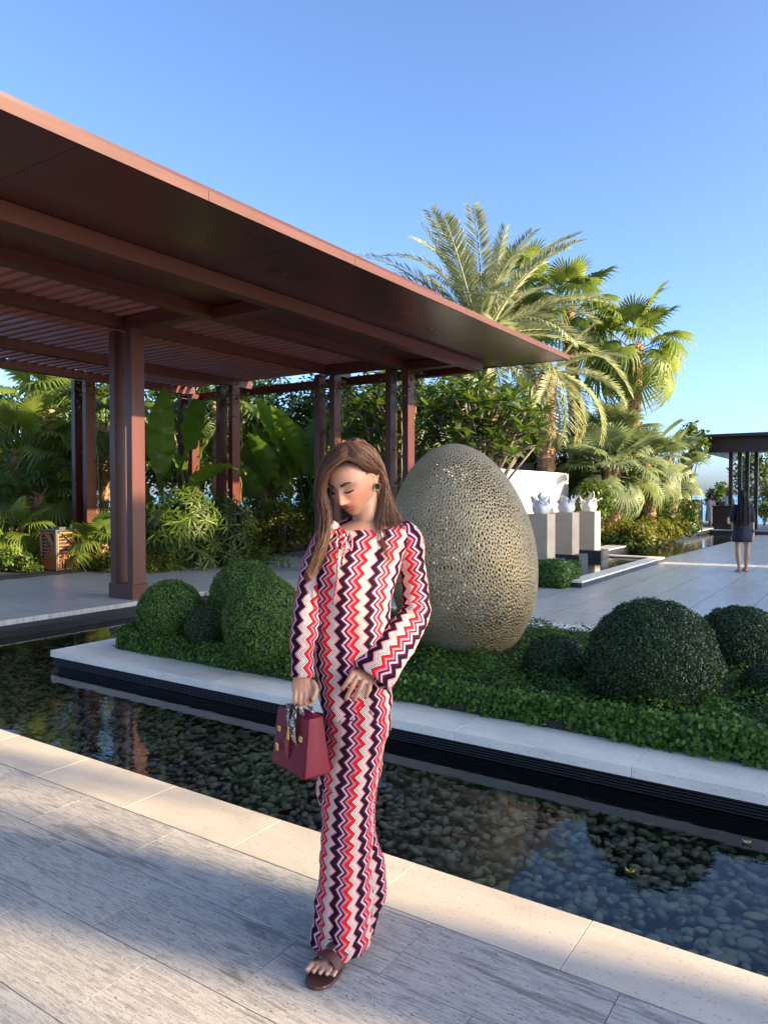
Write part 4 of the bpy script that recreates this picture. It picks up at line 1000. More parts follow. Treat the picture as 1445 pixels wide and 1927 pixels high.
def catmull(P, n):
    P = np.array(P, float); m = len(P); Q = np.vstack([2 * P[0] - P[1], P, 2 * P[-1] - P[-2]]); out = []
    for k in range(n):
        s = (m - 1) * k / (n - 1); i = min(int(s), m - 2); f = s - i; a, b, c, d = Q[i], Q[i + 1], Q[i + 2], Q[i + 3]
        out.append(.5 * ((2 * b) + (c - a) * f + (2 * a - 5 * b + 4 * c - d) * f * f + (3 * b - a - 3 * c + d) * f ** 3))
    return np.array(out)
def strands(paths, r0, r1, sides=3, vals=None):
    V = []; F = []; Rv = []; nb = 0
    for q, P in enumerate(paths):
        m = len(P); T = np.gradient(P, axis=0); T /= np.linalg.norm(T, axis=1)[:, None] + 1e-9
        A = np.cross(T, [0.3, 1, .2]); A /= np.linalg.norm(A, axis=1)[:, None] + 1e-9; Bv = np.cross(T, A); rad = np.linspace(r0, r1, m)[:, None]
        ring = np.stack([P + (A * math.cos(2 * math.pi * j / sides) + Bv * math.sin(2 * math.pi * j / sides)) * rad for j in range(sides)], 1).reshape(-1, 3)
        i = np.arange(m - 1)[:, None] * sides; j = np.arange(sides)[None, :]; j2 = (j + 1) % sides
        F.append(np.stack([i + j, i + j2, i + sides + j2, i + sides + j], -1).reshape(-1, 4) + nb); V.append(ring); nb += len(ring)
        Rv.append(np.full(len(ring), vals[q] if vals is not None else rng.random()))
    return np.concatenate(V), np.concatenate(F), np.concatenate(Rv)
def cloth_loft(rings, name, mat, parent, U=None, v0=0.0, useg=48, uoff=0.0, cap_top=False, solid=.0025, vscale=1.0, wrink=.009):
    """rings: list of arrays (m,3) all around the limb; uv in metres: U wide around, v along the length"""
    n = len(rings[0]); m = len(rings)
    from mathutils import noise as mn
    if wrink:
        q = []
        for i, r in enumerate(rings):
            c = r.mean(0); o_ = r - c; ln = np.linalg.norm(o_, axis=1)[:, None] + 1e-6
            w = np.array([mn.noise(Vector((p[0] * 9 + p[2] * 5, p[1] * 9, p[2] * 13 - p[0] * 6)) + Vector((uoff * 90, 0, 0))) + .5 * mn.noise(Vector((p[0] * 22, p[1] * 22 + 5, p[2] * 30 + p[0] * 12))) for p in r])[:, None]
            q.append(r + o_ / ln * w * wrink)
        rings = q
    V = np.concatenate(rings)
    cen = [r.mean(0) for r in rings]; vv = [v0]
    for i in range(1, m): vv.append(vv[-1] + np.linalg.norm(cen[i] - cen[i - 1]) * vscale)
    F = [(i * n + j, i * n + (j + 1) % n, (i + 1) * n + (j + 1) % n, (i + 1) * n + j) for i in range(m - 1) for j in range(n)]
    me = bpy.data.meshes.new(name); me.from_pydata([tuple(v) for v in V], [], F); uv = me.uv_layers.new(name='UVMap'); k = 0; d = np.empty(len(F) * 8, np.float32)
    us = []
    for r in rings:                                  # arc length from the front middle, both ways to the back seam
        seg = np.linalg.norm(np.roll(r, -1, 0) - r, axis=1); a = np.concatenate([[0], np.cumsum(seg)]); us.append(uoff + a - a[n // 2])
    for i in range(m - 1):
        for j in range(n):
            d[k:k + 8] = [us[i][j], vv[i], us[i][j + 1], vv[i], us[i + 1][j + 1], vv[i + 1], us[i + 1][j], vv[i + 1]]; k += 8
    uv.data.foreach_set('uv', d); me.materials.append(mat); me.polygons.foreach_set('use_smooth', [True] * len(F)); me.update()
    o = link(name, me, parent)
    if solid: s = o.modifiers.new('thickness', 'SOLIDIFY'); s.thickness = solid; s.offset = -1
    return o
def make_zigzag():
    t = NT('zigzag_knit'); uv = t.n('ShaderNodeUVMap'); uv.uv_map = 'UVMap'; sp = t.n('ShaderNodeSeparateXYZ'); t.l(uv.outputs[0], sp.inputs[0])
    wob = t.noise(uv.outputs[0], 7, 2, .5)
    v = t.math('ADD', sp.outputs[1], t.math('MULTIPLY', wob, .03))
    tri = t.math('PINGPONG', v, .0205)
    u = t.math('ADD', sp.outputs[0], t.math('MULTIPLY', tri, .95)); u = t.math('ADD', u, t.math('MULTIPLY', wob, .012))
    f = t.math('FRACT', t.math('DIVIDE', u, .092))
    NV, BU, LP, PK, RD, BK, WH, MP = (.010, .009, .016), (.085, .006, .026), (.60, .34, .39), (.48, .16, .19), (.62, .012, .018), (.012, .010, .012), (.66, .57, .49), (.42, .07, .13)
    st = [(0, NV), (.13, BU), (.21, LP), (.30, BU), (.39, PK), (.49, RD), (.62, BK), (.648, WH), (.688, BK), (.716, WH), (.756, BK), (.784, WH), (.822, MP), (.85, WH), (.888, BK), (.912, LP), (.938, RD), (.96, NV)]
    c = t.ramp(f, st, 'CONSTANT')
    weave = t.n('ShaderNodeTexWave'); weave.inputs['Scale'].default_value = 260; weave.inputs['Distortion'].default_value = .5; t.l(uv.outputs[0], weave.inputs['Vector'])
    c = t.mix(.22, c, weave.outputs[0], 'OVERLAY')
    t.set(Base_Color=c, Roughness=.95); t.p.inputs['Specular IOR Level'].default_value = .06; t.p.inputs['Sheen Weight'].default_value = .0
    t.bump(t.math('ADD', t.math('MULTIPLY', weave.outputs['Fac'], .5), t.math('MULTIPLY', t.noise(uv.outputs[0], 30, 4), 1.0)), .25, .003); return t.m
zig = make_zigzag()
gold = plain('gold_metal', (.80, .52, .17), .25, .05, 3, 0, 60, 1.0)
leather = plain('burgundy_leather', (.13, .005, .018), .48, .12, 9, .12, 220, 0, .25)
sandal_m = plain('brown_leather', (.075, .028, .027), .45, .12, 9, .1, 200)
lash_m = plain('lash_black', (.010, .007, .006), .7, .1)
brow_m = plain('brow_brown', (.028, .014, .010), .8, .2)

# ------------------------------------------------------------------ the woman in the zigzag outfit
D0 = 2.40; L0 = (650 - 722.5) * D0 / 1388
def S(x, y, dy=0.0): d = D0 + dy; return Vector(((x - 722.5) * d / 1388 - L0, dy, 1.5 - (y - 931) * d / 1388))
wo = thing('person', 'woman in red, black and white zigzag outfit looking down beside the pool', 'person', tuple(FWD * D0 + RGT * L0), R(33.65))
PXM = D0 / 1388
HC = S(664, 904, .0)
HM = Matrix.Translation(HC) @ Matrix.Rotation(R(-31), 4, 'Z') @ Matrix.Rotation(R(-4), 4, 'Y') @ Matrix.Rotation(R(24), 4, 'X') @ Matrix.Rotation(R(180), 4, 'Z')
def G2(x, z, cx, cz, sx, sz): return np.exp(-((x - cx) / sx) ** 2 - ((z - cz) / sz) ** 2)
def head_points(nl=200, nt=150):
    th = np.linspace(0, math.pi, nt); ph = np.linspace(0, 2 * math.pi, nl, endpoint=False); TH, PH = np.meshgrid(th, ph, indexing='ij')
    x = np.sin(TH) * np.sin(PH); y = np.sin(TH) * np.cos(PH); z = np.cos(TH)
    x = np.sign(x) * np.abs(x) ** .95
    X = .072 * x; Z = .114 * z; Y = np.where(y > 0, .090 * np.abs(y) ** .9, -.100 * np.abs(y) ** .95)
    t = np.clip(-Z / .114, 0, 1); X = X * (1 - .36 * t ** 1.7); Y = np.where(Y < 0, Y * (1 - .62 * t), Y * (1 - .06 * t ** 2)); Y = Y + .006 * t ** 2
    f = np.clip(y, 0, 1) ** .5; A = np.abs(X)
    q = np.clip((.014 - Z) / .052, 0, 1); fall = np.clip((Z + .053) / .012, 0, 1); fall = fall * fall * (3 - 2 * fall)
    d = .0225 * q ** 1.2 * fall * np.exp(-(X / (.0065 + .0055 * q)) ** 2)
    d += .0055 * G2(A, Z, .0135, -.041, .0065, .006)
    d -= .0105 * G2(A, Z, .031, .004, .017, .0115); d += .0085 * G2(A, Z, .031, .001, .0125, .0085)
    d += .0035 * G2(A, Z, .028, .020, .022, .006); d += .004 * G2(A, Z, .046, -.024, .020, .016)
    d += .0062 * G2(A, Z, .005, -.0575, .014, .0042); d += .0075 * G2(A, Z, 0, -.0690, .014, .0050); d -= .0040 * G2(A, Z, 0, -.0632, .020, .0016)
    d -= .003 * G2(A, Z, 0, -.079, .016, .004); d += .007 * G2(A, Z, 0, -.100, .017, .013); d -= .004 * G2(A, Z, .05, -.06, .016, .02)
    Y = Y + d * f
    return X, Y, Z
def head_shell(mb):
    X, Y, Z = head_points(); nt, nl = X.shape; rings = []
    for i in range(1, nt - 1): rings.append([HM @ Vector((X[i, j], Y[i, j], Z[i, j])) for j in range(nl)])
    mb.loft(rings)
def finger(mb, pts, r0=.0085, r1=.006):
    P = catmull([tuple(p) for p in pts], 9); n = len(P); rad = [r0 + (r1 - r0) * i / (n - 1) for i in range(n)]
    for k in (int(n * .42), int(n * .72)): rad[k] *= 1.08
    rad[-1] *= .62; mb.tube([Vector(p) for p in P], rad, 9)
    return Vector(P[-1])
body = MB()
head_shell(body)
# neck, chest and the limbs under the clothes
def ell(c, hw, hd, n=28): return [c + Vector((hw * math.cos(2 * math.pi * j / n), hd * math.sin(2 * math.pi * j / n), 0)) for j in range(n)]
body.loft([ell(S(684, 925, .035), .048, .05), ell(S(687, 950, .030), .046, .05), ell(S(690, 978, .030), .047, .052), ell(S(691, 1000, .025), .06, .056)])
body.loft([ell(S(693, 978, .030), .05, .05), ell(S(691, 992, .02), .105, .066), ell(S(688, 1010, .01), .135, .085), ell(S(678, 1060, .01), .125, .095), ell(S(668, 1150, .02), .10, .085), ell(S(668, 1210, .03), .10, .09), ell(S(672, 1290, .03), .10, .095), ell(S(672, 1330, .03), .09, .085)])
body.tube([S(755, 1012, .03), S(772, 1070, .045), S(786, 1140, .04)], [.045, .038, .034], 14)
body.tube([S(786, 1140, .04), S(745, 1205, -.03), S(692, 1268, -.115)], [.034, .031, .023], 14)
body.tube([S(618, 1010, .0), S(592, 1080, -.03), S(577, 1140, -.06)], [.042, .036, .032], 14)
body.tube([S(577, 1140, -.06), S(570, 1210, -.09), S(567, 1272, -.115)], [.032, .029, .022], 14)
body.tube([S(652, 1310, .0), S(650, 1500, -.02), S(650, 1640, -.01), S(652, 1755, .0)], [.075, .052, .045, .033], 16)
body.tube([S(690, 1310, .05), S(670, 1500, .10), S(676, 1650, .14), S(676, 1740, .15)], [.075, .052, .045, .033], 16)
# ear on the visible side
EL = HM @ Vector((-.072, -.012, -.004)) if (HM @ Vector((-.072, 0, 0))).x > HC.x else HM @ Vector((.072, -.012, -.004))
esx = -1 if (HM @ Vector((-.072, 0, 0))).x > HC.x else 1
def HP(x, y, z): return HM @ Vector((x * esx, y, z))
body.tube([HP(.066, -.006, .020), HP(.076, -.014, .030), HP(.081, -.026, .022), HP(.080, -.026, .0), HP(.075, -.016, -.016), HP(.070, -.008, -.026)], [.006, .0065, .006, .0058, .006, .008], 8)
body.tube([HP(.064, -.008, .018), HP(.070, -.016, .0), HP(.066, -.010, -.022)], [.010, .010, .009], 8)
# hand resting on the thigh
wr = S(692, 1268, -.115)
body.loft([[wr + Vector((a, b, c)) for a, b, c in [(.026 * math.cos(q) * .82 + .0 * math.sin(q), .012 * math.sin(q), .026 * math.cos(q) * -.55) for q in [2 * math.pi * j / 16 for j in range(16)]]],
           [S(681, 1277, -.135) + Vector((.042 * math.cos(q) * .82, .013 * math.sin(q), .042 * math.cos(q) * -.55)) for q in [2 * math.pi * j / 16 for j in range(16)]],
           [S(677, 1281, -.138) + Vector((.041 * math.cos(q) * .82, .012 * math.sin(q), .041 * math.cos(q) * -.5)) for q in [2 * math.pi * j / 16 for j in range(16)]]])
nails = []
for pts in (((664, 1268, -.140), (655, 1283, -.152), (648, 1293, -.150), (642, 1303, -.142)),
            ((673, 1274, -.142), (663, 1293, -.156), (655, 1309, -.153), (649, 1322, -.144)),
            ((685, 1281, -.142), (677, 1299, -.156), (670, 1312, -.153), (664, 1323, -.145)),
            ((696, 1289, -.140), (694, 1301, -.150), (690, 1309, -.149), (687, 1317, -.143))):
    tip = finger(body, [S(*p) for p in pts], .0088, .0062); a = S(*pts[-2]); nails.append((tip, (tip - a).normalized()))
finger(body, [S(671, 1268, -.120), S(662, 1276, -.110), S(656, 1286, -.105)], .009, .007)
# hand holding the bag handles: four fingers curl round them, the thumb closes from the front
hw_ = S(567, 1272, -.115)
body.loft([[hw_ + Vector((.022 * math.cos(q), .014 * math.sin(q), 0)) for q in [2 * math.pi * j / 14 for j in range(14)]], [S(569, 1288, -.118) + Vector((.036 * math.cos(q), .016 * math.sin(q), 0)) for q in [2 * math.pi * j / 14 for j in range(14)]], [S(570, 1304, -.122) + Vector((.037 * math.cos(q), .017 * math.sin(q), 0)) for q in [2 * math.pi * j / 14 for j in range(14)]]])
for k, x0 in enumerate((556, 566, 576, 586)):
    b = S(x0, 1300, -.126); ln = (.95, 1.08, 1.05, .9)[k]
    tip = finger(body, [b, b + Vector((-.002, -.012, -.022 * ln)), b + Vector((-.002, -.004, -.040 * ln)), b + Vector((0, .016, -.043 * ln)), b + Vector((0, .026, -.030))], .0090, .0068); nails.append((tip, Vector((0, .7, .7))))
tip = finger(body, [S(586, 1284, -.120), S(594, 1298, -.135), S(590, 1314, -.146), S(583, 1322, -.148)], .0098, .0072); nails.append((tip, Vector((-.5, 0, -.8))))
# front foot in the sandal
FT = [S(*p) for p in ((658, 1745, .01), (660, 1772, -.005), (648, 1787, -.03), (628, 1806, -.07), (614, 1820, -.095))]
def foot(mb, ank, heel, ball, toe_dir, s=1.0):
    side = Vector((0, 0, 1)).cross(toe_dir).normalized()
    mb.tube([ank + Vector((0, 0, .05)), ank, ank.lerp(ball, .3) + Vector((0, 0, .004)), ank.lerp(ball, .65), ball], [.032, .034, .033, .028, .019], 14, True, 1.0)
    mb.tube([ank, heel + Vector((0, 0, .02)), heel.lerp(ball, .5), ball], [.03, .028, .022, .017], 14)
    tips = []
    for k in range(5):
        o = (k - 2) * .0165 * s; ln = (.050, .046, .042, .036, .030)[k]; r = (.0118, .0088, .0084, .0080, .0076)[k]
        b = ball + side * o - toe_dir * .012 + Vector((0, 0, -.002))
        tp_ = [b, b + toe_dir * ln * .6 + side * o * .25 + Vector((0, 0, .003)), b + toe_dir * ln + side * o * .3 + Vector((0, 0, -.003))]
        mb.tube(tp_, [r * 1.1, r, r * .75], 9); tips.append((tp_[-1], toe_dir))
    mb.tube([ball + side * -.03, ball + side * .03], [.016, .015], 12)
    return tips
tdir = (S(597, 1836, -.17) - S(655, 1800, -.02)); tdir.z = 0; tdir.normalize()
ankF = S(659, 1752, -.005); heelF = S(668, 1768, .015); ballF = Vector((S(610, 1822, -.150).x, -.150, .036))
toes = foot(body, ankF, heelF, ballF, tdir)
ankB = S(676, 1735, .15); heelB = S(684, 1750, .17); ballB = Vector((S(660, 1760, .08).x, .06, .036))
foot(body, ankB, heelB, ballB, Vector((-.45, -.89, 0)))
bme = fuse(body, 'body', .0024, 2)
co = cos_of(bme); HI = np.array(HM.inverted()); hl = np.column_stack([co, np.ones(len(co))]) @ HI.T; hx_, hy_, hz_ = hl[:, 0], hl[:, 1], hl[:, 2]; ax = np.abs(hx_); frontf = (hy_ > .03) & (np.abs(hz_) < .13)
tint = np.tile(np.array([.43, .215, .13]), (len(co), 1)); tint *= (1 + rng.normal(size=(len(co), 1)) * .01)
def blend(mask, col): 
    m = np.clip(mask, 0, 1)[:, None]; tint[:] = tint * (1 - m) + np.array(col) * m
blend(frontf * .55 * G2(ax, hz_, .048, -.022, .020, .020), (.62, .16, .12))
blend(frontf * .75 * G2(ax, hz_, .031, .006, .019, .010), (.17, .08, .06))
lip = frontf * (np.exp(-(((hz_ + .0635) / .0135) ** 4) - ((hx_ / .026) ** 4))); blend(lip * .95, (.30, .055, .06))
blend(frontf * .8 * np.exp(-((hz_ + .0632) / .0014) ** 2 - (hx_ / .021) ** 4), (.13, .03, .03))
blend((((hz_ > .02) & (hy_ < .02)) | (hz_ > .075)) & (hz_ < .14) & (np.abs(hx_) < .1) & (hy_ > -.14) & (hy_ < .12), (.07, .034, .022))
blend(np.clip((hz_ - .058 + .12 * ax) / .02, 0, 1) * .85 * ((hz_ < .14) & (np.abs(hx_) < .1) & (hy_ > 0) & (hy_ < .12)), (.08, .04, .026))
for p, dv in nails:
    dd = np.linalg.norm(co - np.array(p - dv * .004), axis=1); blend((dd < .0085) * 1.0, (.22, .012, .022))
for p, dv in toes:
    q = np.array(p); dd = np.linalg.norm(co - (q + np.array([0, 0, .006])), axis=1); blend((dd < .0065) * .8, (.60, .36, .30))
paint(bme, tint); bme.materials.append(skin); link('body', bme, wo)
# brows and lashes
def on_face(x, z, lift=.001):
    X, Y, Z = head_points(160, 120); m = Y > .02; i = np.argmin((X - x) ** 2 + (Z - z) ** 2 + (~m) * 9); return HM @ Vector((X.flat[i], Y.flat[i] + lift, Z.flat[i]))
for sgn, nm in ((1, 'brow'), (-1, 'brow')):
    P = [on_face(sgn * x, z, .0012) for x, z in ((.012, .0165), (.022, .0205), (.034, .0225), (.046, .0185))]
    MB().tube([Vector(p) for p in catmull([tuple(p) for p in P], 9)], [.0034, .0046, .0050, .0050, .0048, .0042, .0034, .0025, .0012], 6).build('brow', brow_m, None).parent = wo
    P = [on_face(sgn * x, z, .0022) for x, z in ((.018, -.0045), (.026, -.0085), (.034, -.0085), (.045, -.003))]
    MB().tube([Vector(p) for p in catmull([tuple(p) for p in P], 9)], [.0014, .0024, .0030, .0034, .0034, .0034, .0032, .0028, .0018], 6).build('eyelash', lash_m, None).parent = wo
# hair
hair_m = make_hair('brown_hair', (.060, .028, .017), (.17, .083, .046))
def clear_head(P, k=1.10):
    h = np.column_stack([P, np.ones(len(P))]) @ HI.T; e = np.sqrt((h[:, 0] / .074) ** 2 + (h[:, 1] / .096) ** 2 + (h[:, 2] / .114) ** 2)
    s = np.where(e < k, k / np.maximum(e, .2), 1.0)[:, None]; h3 = h[:, :3] * s; return (np.column_stack([h3, np.ones(len(P))]) @ np.array(HM).T)[:, :3]
def guide(pts): return np.array([tuple(S(*p)) for p in pts])
gA = [guide(g) for g in (
    ((664, 832, -.02), (632, 842, .0), (607, 872, .0), (598, 915, -.005), (604, 965, -.03), (603, 1020, -.085), (580, 1086, -.115)),
    ((660, 834, -.05), (630, 850, -.055), (609, 885, -.06), (604, 925, -.055), (612, 970, -.07), (606, 1025, -.105), (584, 1082, -.125)),
    ((657, 840, -.08), (632, 862, -.09), (612, 893, -.085), (605, 930, -.065), (616, 970, -.075), (620, 1015, -.11), (592, 1074, -.13)))]
gB = [guide(g) for g in (
    ((667, 832, -.02), (694, 842, .0), (714, 872, .015), (726, 915, .03), (738, 950, .045), (756, 985, .04), (768, 1010, .03)),
    ((667, 834, -.04), (692, 848, -.03), (712, 880, .0), (722, 918, .015), (728, 955, .02), (735, 990, -.01), (744, 1030, -.07)),
    ((666, 838, -.07), (688, 858, -.06), (710, 878, -.015), (722, 912, .018), (716, 955, .0), (714, 1000, -.055), (733, 1062, -.115)))]
gC = [guide(g) for g in (
    ((666, 832, .0), (650, 835, .07), (640, 880, .105), (640, 930, .10), (640, 985, .09)),
    ((666, 832, .0), (690, 838, .07), (705, 880, .10), (712, 930, .095), (716, 990, .09)))]
gF = [guide(g) for g in (
    ((652, 864, -.10), (670, 868, -.10), (688, 878, -.085), (703, 886, -.045), (716, 898, .0), (724, 940, .025)),
    ((657, 848, -.09), (670, 856, -.10), (687, 870, -.085), (703, 882, -.045), (716, 898, .0), (724, 940, .025)),
    ((660, 838, -.075), (668, 850, -.095), (684, 866, -.085), (703, 880, -.045), (717, 900, .0), (725, 940, .025)),
    ((659, 836, -.06), (672, 842, -.075), (694, 862, -.06), (710, 884, -.015), (722, 915, .015), (732, 950, .03)))]
gG = [guide(g) for g in (
    ((654, 864, -.10), (638, 870, -.105), (617, 888, -.095), (607, 915, -.075), (605, 950, -.065)),
    ((660, 840, -.08), (640, 858, -.10), (618, 884, -.092), (607, 915, -.075), (605, 950, -.065)),
    ((662, 836, -.06), (640, 848, -.08), (616, 880, -.07), (606, 915, -.06), (606, 950, -.05)))]
paths = []; vals = []
def grow(gs, n, jit=.006, wave=.004, pts=15):
    for i in range(n):
        u = rng.random() * (len(gs) - 1); k = int(u); f = u - k; P = gs[k] * (1 - f) + gs[min(k + 1, len(gs) - 1)] * f
        j = rng.normal(size=(1, 3)) * jit; grow_ = np.linspace(.35, 1.4, len(P))[:, None]; P = P + j * grow_ + rng.normal(size=P.shape) * .0014
        P = catmull(P, pts); ph = rng.random() * 6; P[:, 0] += wave * np.sin(np.linspace(0, 5, pts) + ph * .25) * np.linspace(0, 1, pts)
        P[:, 0] += .006 * np.sin(np.linspace(0, 7.5, pts) + u * 2.2) * np.linspace(0, 1, pts) ** 1.5; cut = rng.integers(pts - 6, pts + 1); P = clear_head(P[:cut]); paths.append(P); vals.append(np.clip(.45 + .25 * math.sin(u * 9 + ph * .3) + rng.normal() * .11, 0, 1))
grow(gA, 1150, .0065); grow(gB, 1150, .0065); grow(gC, 420, .010); grow(gF, 620, .004, .001); grow(gG, 420, .004, .001)
V, F, rv = strands(paths, .0017, .0004, 3, vals)
hme = mesh_np('hair', V, F, hair_m, rv); hme.polygons.foreach_set('use_smooth', [True] * len(hme.polygons)); hair_o = link('hair', hme, wo)
cap = MB(); X, Y, Z = head_points(64, 48); rings = []
Vc = []; Fc = []; keep = {}
for i in range(48):
    for j in range(64):
        p = Vector((X[i, j], Y[i, j], Z[i, j])); keep[(i, j)] = len(Vc); Vc.append(HM @ (p * 1.055))
for i in range(47):
    for j in range(64):
        p = Vector((X[i, j], Y[i, j], Z[i, j]))
        if (p.y < .02 + .35 * (p.z - .03)) and p.z > -.03 - .5 * max(0, -p.y - .02) and not (p.z < .035 and -.035 < p.y < .04): Fc.append((keep[(i, j)], keep[(i, (j + 1) % 64)], keep[(i + 1, (j + 1) % 64)], keep[(i + 1, j)]))
cme = mesh_py('hair_root', Vc, Fc, hair_m); o = link('hair_root', cme, hair_o, None, True)
# earring: black four-lobed flower with a pale beaded rim
ear = HP(.079, -.010, -.032); er = MB(); fr_ = MB(); ez = Vector((0, -1, 0)); 
for k in range(4):
    c = ear + Vector((.0048 * math.cos(k * 1.571 + .785), -.004, .0048 * math.sin(k * 1.571 + .785)))
    er.tube([c + Vector((0, .003, 0)), c + Vector((0, -.006, 0))], .0060, 12); fr_.tube([c + Vector((0, .0035, 0)), c + Vector((0, -.003, 0))], .0071, 12)
e1 = er.build('earring', lash_m, None); e1.parent = wo; e2 = fr_.build('earring_rim', gold, None); e2.parent = e1

# --- clothes
NR = 64
def ring_px(y, l, r, hd, dy=0.0, tilt=0.0, fold=0.0, ph=0.0, nf=7, rot=0.0):
    c = S((l + r) / 2, y, dy); hw = (r - l) / 2 * (D0 + dy) / 1388; A = []
    for j in range(NR):
        a = 2 * math.pi * j / NR + math.pi / 2; k = 1 + fold * math.sin(nf * a + ph) + fold * .6 * math.sin((nf * 2 + 1) * a + ph * 1.7)
        ca, sa = math.cos(a), math.sin(a); ca = math.copysign(abs(ca) ** .92, ca)
        A.append((c.x + hw * ca * (1 + fold * .3 * math.sin(nf * a + ph)), c.y + hd * sa * k, c.z + tilt * sa))
    return np.array(A)
def dense(keys, n, f):
    K = np.array(keys, float); out = []
    for i in range(n):
        s = (len(K) - 1) * i / (n - 1); out.append(catmull(K, n)[i])
    return [f(*k) for k in out]
tor = [(1345, 605, 737, .1155, .012), (1300, 599, 737, .1165, .01), (1250, 591, 736, .122, .005), (1200, 589, 732, .115, .005), (1150, 588, 732, .115, .0), (1110, 588, 740, .122, -.005), (1080, 589, 748, .126, -.008), (1050, 593, 758, .118, .0), (1025, 598, 768, .102, .01), (1005, 606, 775, .085, .02), (992, 620, 768, .072, .025), (983, 636, 752, .064, .028), (976, 652, 732, .062, .030)]
TK = catmull(np.array(tor, float), 64); rings = []
for i, k in enumerate(TK):
    u = i / 63; fo = .020 * max(0, 1 - u * 1.25) + .006
    rr_ = ring_px(k[0], k[1], k[2], k[3], k[4], 0, fo, u * 4.0, 5)
    w = max(0, (u - .78) / .22) ** 1.5; sa = (rr_[:, 1] - rr_[:, 1].mean()) / (k[3] + 1e-6); rr_[:, 2] += np.where(sa < 0, sa * .040 * w - .016 * w * np.exp(-((rr_[:, 0] - S(660, 1000, -.1).x) / .03) ** 2), sa * .012 * w)
    rings.append(rr_)
blouse_o = cloth_loft(rings, 'blouse', zig, wo, None, 0, uoff=.02)
def sleeve(keys, name, U, uoff, wrinkle=.05, npts=44):
    """keys: x, y, dy, half width across the picture plane (px), depth half-thickness (m)"""
    K = catmull(np.array(keys, float), npts); C = [S(k[0], k[1], k[2]) for k in K]; rings = []
    for i in range(npts):
        t = (C[min(i + 1, npts - 1)] - C[max(i - 1, 0)]).normalized(); dpt = Vector((0, 1, 0)); dpt = (dpt - t * dpt.dot(t)).normalized(); s = dpt.cross(t).normalized(); u = i / (npts - 1); A = []
        for j in range(NR):
            a = 2 * math.pi * j / NR + math.pi / 2; wv = 1 + wrinkle * math.sin(u * 33 + 2 * math.sin(a * 2 + 1) + a) * math.exp(-((u - .5) / .22) ** 2) + .02 * math.sin(3 * a + u * 6)
            A.append(tuple(C[i] + s * (K[i][3] * (D0 + K[i][2]) / 1388 * math.cos(a) * wv) + dpt * (K[i][4] * math.sin(a) * wv)))
        rings.append(np.array(A))
    return cloth_loft(rings, name, zig, blouse_o, U, 0, uoff=uoff)
sleeve([(752, 990, .025, 18, .045), (766, 1012, .03, 28, .058), (772, 1050, .04, 27, .056), (778, 1090, .045, 25, .052), (784, 1130, .04, 25, .050), (782, 1158, .02, 28, .050), (762, 1190, -.015, 32, .050), (736, 1226, -.06, 37, .048), (713, 1258, -.10, 41, .044), (699, 1279, -.118, 44, .040)], 'sleeve', .092 * 4, .03)
sleeve([(630, 985, .01, 14, .045), (615, 1008, .0, 24, .055), (602, 1045, -.015, 25, .055), (591, 1085, -.035, 25, .052), (581, 1130, -.06, 25, .048), (574, 1180, -.082, 24.5, .045), (569, 1230, -.10, 23.5, .044), (566, 1276, -.115, 23, .044)], 'sleeve', .092 * 3, .06, .03)
def leg(keys, name, uoff, U, ph, npts=60, par=None):
    K = catmull(np.array(keys, float), npts); rings = []
    for i, k in enumerate(K):
        u = i / (npts - 1); r_ = ring_px(k[0], k[1], k[2], k[3], k[4], k[5], .025 + .075 * u * u, ph + u * 1.5, 4); rings.append(r_)
    return cloth_loft(rings, name, zig, par or wo, U, -.0067, uoff=uoff)
trousers_o = leg([(1270, 608, 728, .100, .01, 0), (1330, 607.5, 734, .1115, .01, 0), (1365, 613, 733, .108, .005, 0), (1410, 612, 722, .102, .0, 0), (1460, 609, 711, .096, -.005, 0), (1530, 605, 700, .088, -.01, 0), (1600, 603, 697, .082, -.01, 0), (1660, 599, 697, .085, -.012, .003), (1725, 592, 697, .092, -.016, .006), (1781, 586, 694, .098, -.02, .010)], 'trousers', .02, .092 * 6, 0)
leg([(1300, 650, 732, .09, .05, 0), (1380, 625, 728, .09, .06, 0), (1470, 598, 712, .085, .08, 0), (1540, 605, 702, .08, .10, 0), (1600, 618, 712, .08, .115, 0), (1660, 622, 727, .085, .12, 0), (1710, 622, 718, .085, .125, 0), (1755, 625, 705, .085, .13, 0)], 'trouser_leg', .0, .092 * 5, 2, 60, trousers_o)
# neck tie: bow and cords
tie = MB()
for pts in (((658, 1004, -.095), (648, 1016, -.118), (640, 1030, -.128), (636, 1060, -.134), (634, 1095, -.136), (627, 1138, -.132)),
            ((660, 1004, -.095), (652, 1022, -.122), (646, 1045, -.130), (640, 1075, -.135), (631, 1100, -.136)),
            ((657, 1004, -.10), (640, 1010, -.118), (632, 1024, -.124), (642, 1030, -.122), (655, 1010, -.108)),
            ((657, 1004, -.10), (662, 1018, -.120), (660, 1036, -.125), (652, 1030, -.122), (654, 1010, -.110))):
    tie.tube([Vector(p) for p in catmull([tuple(S(*p)) for p in pts], 16)], .0042, 6)
tme = tie.mesh('neck_tie', None); uvl = tme.uv_layers.new(name='UVMap')
for lp in tme.loops: c = tme.vertices[lp.vertex_index].co; uvl.data[lp.index].uv = (c.x * 3 + c.y * 2, c.z * 2)
link('neck_tie', tme, blouse_o, zig, True)
